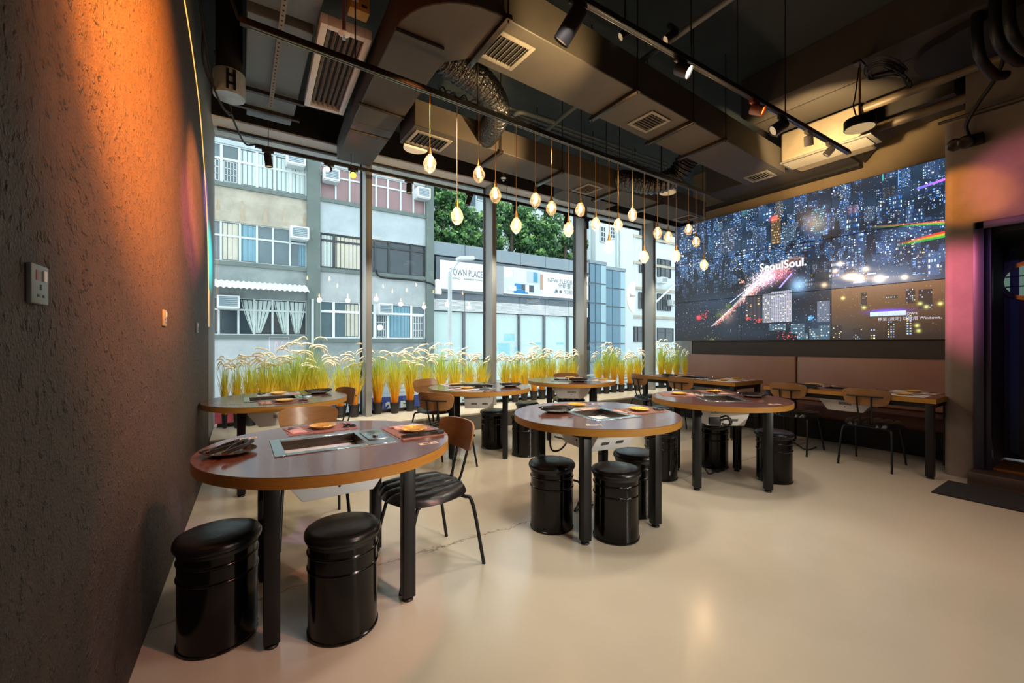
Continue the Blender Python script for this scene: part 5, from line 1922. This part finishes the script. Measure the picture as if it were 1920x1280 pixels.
# white apartment block
WY = 23.4
wb = thing('apartment_block', 'tall white apartment block behind the glass stair towers', 'building')
white_r = M('white_render', (206, 216, 218), .85, noise=(.5, (190, 202, 204), .3))
xw0, xw1 = xx_(1104, WY), xx_(1330, WY)
MB().bb(xw0, xw1, WY, WY + 8, -5, 26).build('wall', white_r, wb, smooth=0)
MB().bb(xx_(1108, WY), xx_(1178, WY), WY - .5, WY, -5, 26).build('bay', white_r, wb, smooth=0)
for z_ in (453, 500, 545, 596):
    z = zz(1240, z_, WY)
    MB().bb(xx_(1178, WY), xw1, WY - .12, WY, z - .1, z + .12).build('floor_band', cream_render, wb, smooth=0)
for a, b, c, d, cc, m in [(1126, 1135, 426, 453, (.5,), frame_pale), (1144, 1152, 427, 446, (.5,), frame_pale), (1127, 1134, 380, 405, (.5,), frame_pale), (1200, 1209, 420, 446, (), frame_dark), (1199, 1208, 489, 510, (.5,), frame_dark), (1198, 1208, 549, 578, (.5,), frame_dark),
                          (1236, 1248, 434, 454, (.5,), frame_dark), (1233, 1257, 489, 518, (.25, .6), frame_dark), (1233, 1257, 553, 581, (.2, .4, .6, .8), frame_dark), (1180, 1206, 613, 640, (.35, .6), frame_dark), (1233, 1262, 616, 640, (.5,), frame_dark), (1128, 1134, 330, 352, (.5,), frame_pale), (1200, 1209, 360, 384, (.5,), frame_dark)]:
    Y = WY - (.56 if b < 1170 else .06)
    p, q = atY(a, d, Y), atY(b, c, Y)
    window(wb, p.x, q.x, p.z, q.z, Y, cc, (.7,) if b > 1190 else (.33, .66), m, glass_dark, .06)
for px, py, lb in [(1238, 526, 'air conditioner box on the white block below an open curtained window'), (1258, 568, 'air conditioner box on the white block beside the barred window')]:
    ac_unit(px, py, .42, lb, WY - .12)
for (a, b), (c, d) in [((1230, 566), (1266, 532))]:
    tag(MB().cyl(atY(a, b, WY - 1.6), atY(c, d, WY + .05), .07, 8).build('washing_pole', frame_white), 'white slanting washing pole sticking out from the white block', 'pole')
for px in (1157, 1163):
    MB().cyl(atY(px, 330, WY - .6), atY(px, 500, WY - .6), .06, 6).build('drain_pipe', cur_pale, wb)
# towers far behind
for lb, a, b, Y, zt0, wins in [('far pale tower block rising behind the trees', 815, 925, 42, 40, [(850, 335), (852, 365), (880, 345), (905, 365), (905, 335), (880, 375)]), ('far white tower block behind the tree between two mullions', 955, 1090, 46, 22, [(985, 345), (1010, 345), (1010, 370), (1040, 380)])]:
    t = thing('tower_block', lb, 'building')
    MB().bb(xx_(a, Y), xx_(b, Y), Y, Y + 8, -5, zt0).build('wall', white_r, t, smooth=0)
    for px, py in wins:
        p = atY(px, py, Y)
        window(t, p.x - .8, p.x + .8, p.z - .7, p.z + .7, Y - .05, (.5,), (), frame_pale, glass_dim, .1)

# trees on the low building
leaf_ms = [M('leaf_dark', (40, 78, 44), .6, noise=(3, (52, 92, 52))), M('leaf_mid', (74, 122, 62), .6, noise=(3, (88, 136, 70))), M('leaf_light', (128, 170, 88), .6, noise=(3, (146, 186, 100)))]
bark = M('bark', (92, 84, 72), .9, noise=(6, (70, 64, 56)))


def tree(px, py, rx, rz, Y, n, label, size=.16, trunk=True, dens=1.0):
    p = atY(px, py, Y)
    base = zz(812, 452)
    RZ = zt_ - .1
    t = thing('tree', label, 'tree', (p.x, Y, RZ), 0, None)
    rn = np.random.default_rng(int(px))
    mb_ = MB()
    blobs = [(rn.uniform(-.75, .75) * rx, rn.uniform(-.5, .5) * rx * .6, rn.uniform(-.8, .8) * rz, rn.uniform(.3, .5) * min(rx, rz)) for _ in range(int(14 * dens) + 3)]
    for i in range(n):
        b = blobs[i % len(blobs)]
        d = rn.normal(size=3)
        d /= np.linalg.norm(d)
        r_ = b[3] * rn.uniform(.55, 1.05)
        c = Vector((b[0], b[1], b[2] + p.z - RZ)) + Vector(d) * r_
        a = Vector(rn.normal(size=3)).normalized()
        q = a.cross(Vector(d)).normalized()
        s = size * rn.uniform(.6, 1.2)
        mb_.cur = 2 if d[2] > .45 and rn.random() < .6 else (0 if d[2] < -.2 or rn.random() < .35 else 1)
        mb_.add([c - a * s, c + q * s * .6, c + a * s, c - q * s * .6], [(0, 1, 2, 3)])
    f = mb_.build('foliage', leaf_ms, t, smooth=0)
    f['kind'] = 'stuff'
    tr = MB()
    if trunk:
        tr.tube([(0, 0, 0), (.1, 0, p.z - RZ), (.2, 0, p.z - RZ + rz * .6)], [.14, .1, .04], 8)
        for k in range(4):
            tr.tube([(.1, 0, p.z - RZ - .2), (rn.uniform(-.6, .6) * rx, rn.uniform(-.3, .3) * rx, p.z - RZ + rn.uniform(.1, .7) * rz)], [.06, .025], 6)
        tr.build('trunk', bark, t)
    return t


def hedge_at(px0, px1, py0, py1):
    pass


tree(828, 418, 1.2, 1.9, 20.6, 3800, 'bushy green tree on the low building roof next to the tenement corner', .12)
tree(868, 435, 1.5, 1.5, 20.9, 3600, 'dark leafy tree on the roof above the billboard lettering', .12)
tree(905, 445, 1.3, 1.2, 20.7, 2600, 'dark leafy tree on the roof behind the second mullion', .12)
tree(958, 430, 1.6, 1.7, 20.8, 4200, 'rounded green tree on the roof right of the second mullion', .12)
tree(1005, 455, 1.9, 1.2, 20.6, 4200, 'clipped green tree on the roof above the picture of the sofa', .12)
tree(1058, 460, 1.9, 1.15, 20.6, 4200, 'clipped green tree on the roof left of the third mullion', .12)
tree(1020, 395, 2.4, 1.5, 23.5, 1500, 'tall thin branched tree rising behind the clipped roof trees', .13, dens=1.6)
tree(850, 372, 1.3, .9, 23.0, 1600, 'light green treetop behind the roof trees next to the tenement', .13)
# lamp post
LY = 12.0
p, q = atY(843.5, 510, LY), atY(868, 488, LY)
lp = thing('street_lamp', 'slim grey street lamp with a flat head before the billboard', 'street lamp', (p.x, LY, -5))
MB().cyl((0, 0, 0), (0, 0, p.z + 5), .065, 14).build('pole', frame_pale, lp)
MB().tube([(0, 0, p.z + 5), (q.x - p.x - .1, 0, q.z + 5)], .03, 8).build('arm', frame_pale, lp)
MB().box((q.x - p.x + .08, 0, q.z + 5.06), (.55, .3, .12), M=Matrix.Rotation(-.12, 3, 'Y')).build('lamp_head', frame_white, lp, bevel=.03)
# reflection of a room sign, put in as a solid half-round disc outside
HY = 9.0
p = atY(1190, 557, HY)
hs = thing('sign_reflection', 'half-round disc standing for a room sign reflected in the fourth window pane', 'sign', (p.x, HY, p.z))
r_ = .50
MB().prism([(0, -r_)] + [(-r_ * .74 * math.sin(a), -r_ * math.cos(a)) for a in [PI * k / 24 for k in range(1, 24)]] + [(0, r_)], -.02, .02, M=Matrix.Rotation(PI / 2, 4, 'X')).build('disc', M('sign_reflection_cream', (236, 226, 208), .5, emit=((255, 236, 206), .25)), hs)
MB().tube([(.01, 0, -r_), (.01, 0, 5.6 - p.z), (.01, 6.70 - HY, 5.6 - p.z)], .012, 8).build('hanger', frame_white, hs)  # bracket added to hold the reflection disc
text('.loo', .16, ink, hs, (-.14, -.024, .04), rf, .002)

# ledge outside with the blue and red boards
struct(MB().bb(-2, 13, 6.62, 7.4, -.4, .05).build('trim_3', pale_render, smooth=0))
tb2 = M('blue_board', (52, 74, 160), .5, noise=(2, (60, 84, 172)))
b2 = thing('floor_board', 'blue board with white 2F lettering outside at the foot of the window', 'sign', (0, 0, 0))
xa, xb = atY(696, 760, 6.75).x, atY(830, 750, 6.75).x
MB().bb(xa - .15, xb, 6.75, 6.78, .05, .43).build('board', tb2, b2, smooth=0)
for s, px, py in (('2', 729, 762), ('F', 756, 759)):
    p = atY(px, py, 6.745)
    text(s, .20, frame_white, b2, (p.x, 6.745, .26), rf, .002, bold=.012)
p = atY(630, 770, 6.75).x
tag(MB().bb(p - .35, p + .12, 6.75, 6.78, .05, .42).build('blue_panel', tb2, smooth=0), 'small plain blue panel outside left of the first mullion', 'sign')
rb = thing('red_board', 'red board with a white curved stroke outside beside the textured wall', 'sign', (0, 0, 0))
xa = atY(405, 760, 6.75).x
MB().bb(xa - .05, xa + .75, 6.75, 6.78, .05, .45).build('board', M('red_board', (196, 62, 82), .5, noise=(2, (206, 74, 92))), rb, smooth=0)
MB().tube([(xa + .05 + .25 * math.sin(t), 6.745, .12 + .25 * (1 - math.cos(t))) for t in [k / 9 * 1.6 for k in range(10)]], .012, 6).build('stroke', frame_white, rb)
for k in range(5):
    x0 = 2.2 + k * 1.9
    t = thing('louver_screen', ['white slatted screen outside behind the grasses, first from the blue board', 'white slatted screen outside behind the grasses, second from the blue board', 'white slatted screen outside behind the grasses, third from the blue board', 'white slatted screen outside behind the grasses, fourth from the blue board', 'white slatted screen outside behind the grasses, fifth from the blue board'][k], 'screen', (x0, 7.2, .05), 0, 'white slatted screens on the ledge')
    for j in range(7):
        MB().bb(0, 1.85, 0, .03, .02 + j * .075, .065 + j * .075).build('slat', frame_white, t, smooth=0)
    MB().bb(0, .04, .03, .06, 0, .56).bb(1.81, 1.85, .03, .06, 0, .56).build('post', frame_white, t, smooth=0)
# reflected room sign: a pink neon sign on the wall behind the camera
nz_ = thing('neon_sign', 'pink neon sign on the back wall', 'sign', (1.2, -4.17, 1.15), PI)
neon = emit_mat('neon_pink', (255, 90, 170), 5)
MB().tube([(-.3, -.0, -.35), (.3, 0, -.35), (.3, 0, .35), (-.3, 0, .35), (-.3, 0, -.35)], .015, 8).build('tube_frame', emit_mat('neon_white', (230, 200, 255), 5), nz_)
MB().tube(spline([(-.15, 0, -.2), (-.1, 0, .2), (0, 0, -.1), (.1, 0, .2), (.15, 0, -.2)], 6), .015, 8).build('tube_stroke', neon, nz_)

# ------------------------------------------------------------------ potted grasses along the glass
def grass_mat():
    m = bpy.data.materials.new('grass_blade')
    m.use_nodes = True
    nt = m.node_tree
    b = nt.nodes['Principled BSDF']
    out = nt.nodes['Material Output']
    tc = nt.nodes.new('ShaderNodeTexCoord')
    sp = nt.nodes.new('ShaderNodeSeparateXYZ')
    nt.links.new(tc.outputs['Object'], sp.inputs[0])
    nz = nt.nodes.new('ShaderNodeTexNoise')
    nz.inputs['Scale'].default_value = 14
    nt.links.new(tc.outputs['Object'], nz.inputs['Vector'])
    ma = nt.nodes.new('ShaderNodeMath')
    ma.operation = 'MULTIPLY_ADD'
    nt.links.new(nz.outputs[0], ma.inputs[0])
    ma.inputs[1].default_value = .45
    nt.links.new(sp.outputs['Z'], ma.inputs[2])
    rp = nt.nodes.new('ShaderNodeValToRGB')
    e = rp.color_ramp.elements
    e[0].position, e[0].color = .36, lin((255, 176, 40))
    e[1].position, e[1].color = .95, lin((196, 212, 96))
    x = e.new(.62)
    x.color = lin((250, 222, 70))
    nt.links.new(ma.outputs[0], rp.inputs[0])
    nt.links.new(rp.outputs[0], b.inputs['Base Color'])
    b.inputs['Roughness'].default_value = .55
    tl = nt.nodes.new('ShaderNodeBsdfTranslucent')
    nt.links.new(rp.outputs[0], tl.inputs[0])
    mx_ = nt.nodes.new('ShaderNodeMixShader')
    mx_.inputs[0].default_value = .5
    nt.links.new(b.outputs[0], mx_.inputs[1])
    nt.links.new(tl.outputs[0], mx_.inputs[2])
    nt.links.new(mx_.outputs[0], out.inputs[0])
    return m


gm = grass_mat()
plume_m = M('plume', (250, 240, 208), .8, noise=(40, (255, 248, 228), .3), bump=(160, .9, .006))
soil = M('soil', (52, 40, 30), .9, noise=(30, (36, 28, 22)))


def make_grass(seed, hmax, nb, npl):
    rn = random.Random(seed)
    t = thing('potted_grass', 'x', 'potted plant')
    MB().lathe([(0, 0), (.052, 0), (.054, .003), (.070, .150), (.075, .152), (.075, .170), (.068, .170), (.066, .150), (0, .150)], 28).build('pot', pot_black, t, smooth=40)
    MB().lathe([(0, .158), (.06, .155), (.066, .150)], 20).build('soil', soil, t)
    mb_ = MB()
    for i in range(nb):
        a = rn.random() * 2 * PI
        r0 = .045 * math.sqrt(rn.random())
        h = hmax * (.5 + .62 * rn.random() ** .8)
        lean = (.02 + .24 * rn.random() ** 1.3)
        dv = Vector((math.cos(a), math.sin(a) * .62, 0))
        side = Vector((-math.sin(a + rn.uniform(-1, 1)), math.cos(a), 0)).normalized()
        w = .0028 + .0022 * rn.random()
        b0 = Vector((math.cos(a + .6) * r0, math.sin(a + .6) * r0, .15))
        pts = [b0 + dv * lean * (q ** 1.7) * h / .6 + Vector((0, 0, h * (q - .10 * q * q * lean * 4))) for q in (0, .3, .6, .85, 1)]
        vs = []
        for k, p in enumerate(pts):
            ww = w * (1, 1.1, .9, .55, .08)[k]
            vs += [p - side * ww, p + side * ww]
        mb_.add(vs, [(2 * k, 2 * k + 1, 2 * k + 3, 2 * k + 2) for k in range(4)])
    g = mb_.build('blades', gm, t, smooth=60)
    g['kind'] = 'stuff'
    for i in range(npl):
        a = rn.random() * 2 * PI
        sgn = 1 if math.cos(a) > 0 else -1
        h = hmax * (.86 + .3 * rn.random())
        reach = .04 + .12 * rn.random()
        top = Vector((math.cos(a) * reach, math.sin(a) * reach * .35, .15 + h))
        st = spline([(math.cos(a) * .02, math.sin(a) * .02, .16), (math.cos(a) * reach * .35, math.sin(a) * reach * .2, .15 + h * .6), top], 5)
        dx = sgn * (.07 + .075 * rn.random())
        droop = rn.uniform(-.05, .06)
        arc_ = spline([top, top + Vector((dx * .35, 0, .030)), top + Vector((dx * .8, .01, .034 - droop * .3)), top + Vector((dx * 1.3, .01, .015 - droop)), top + Vector((dx * 1.5, .01, -.02 - droop * 1.5))], 4)
        n = len(arc_)
        o = MB().tube(arc_, [.0025 + .0085 * math.sin(PI * min(1, (k + .6) / n)) ** .6 for k in range(n)], 8).build('plume', plume_m, t, smooth=80)
        MB().tube(st, .0016, 5).build('stalk', gm, o)
    return t


GP = [make_grass(3, .60, 240, 8), make_grass(8, .70, 260, 9), make_grass(21, .78, 280, 10)]
pxs = [421, 444, 470, 497, 524, 551, 577, 604, 638, 664, 708, 740, 769, 799, 826, 852, 879, 903, 948, 966, 983, 1001, 1016, 1034, 1055, 1074, 1122, 1137, 1151, 1165, 1181, 1196, 1240, 1254, 1268, 1284]
tall = {551: 2, 577: 2, 524: 1, 708: 1, 740: 1, 769: 1, 826: 2, 852: 1, 1137: 2, 1151: 1, 1016: 1, 1240: 2, 1268: 2}
used = set()
spots_txt = ['beside the textured wall', 'in the first window bay', 'in the second window bay', 'in the third window bay', 'in the fourth window bay', 'in the last window bay']
names = 'first second third fourth fifth sixth seventh eighth ninth tenth eleventh twelfth'.split()
cnt = {}
for k, px in enumerate(pxs):
    Y = 6.215 if k % 2 else 6.285
    x = atY(px, 760, Y).x
    for m_ in mx:
        if abs(x - m_) < .125:
            x = m_ + (.125 if x > m_ else -.125)
    v = tall.get(px, 0)
    if v in used:
        o = copy_tree(GP[v])
    else:
        o = GP[v]
        used.add(v)
    bay = sum(1 for m_ in mx if x > m_)
    cnt[bay] = cnt.get(bay, 0) + 1
    o['label'] = 'potted feather grass, %s from the left in the %s window bay' % (names[cnt[bay] - 1], names[bay])
    o['group'] = 'potted feather grasses along the window'
    o.location = (x, Y, SILL)
    o.rotation_euler = (0, 0, (0, PI)[k % 3 == 1] + R.uniform(-.25, .25))
    s_ = R.uniform(.95, 1.06)
    o.scale = (s_ * (.42 if px == 421 else .5 if px in (1284, 444) else 1), s_, s_)
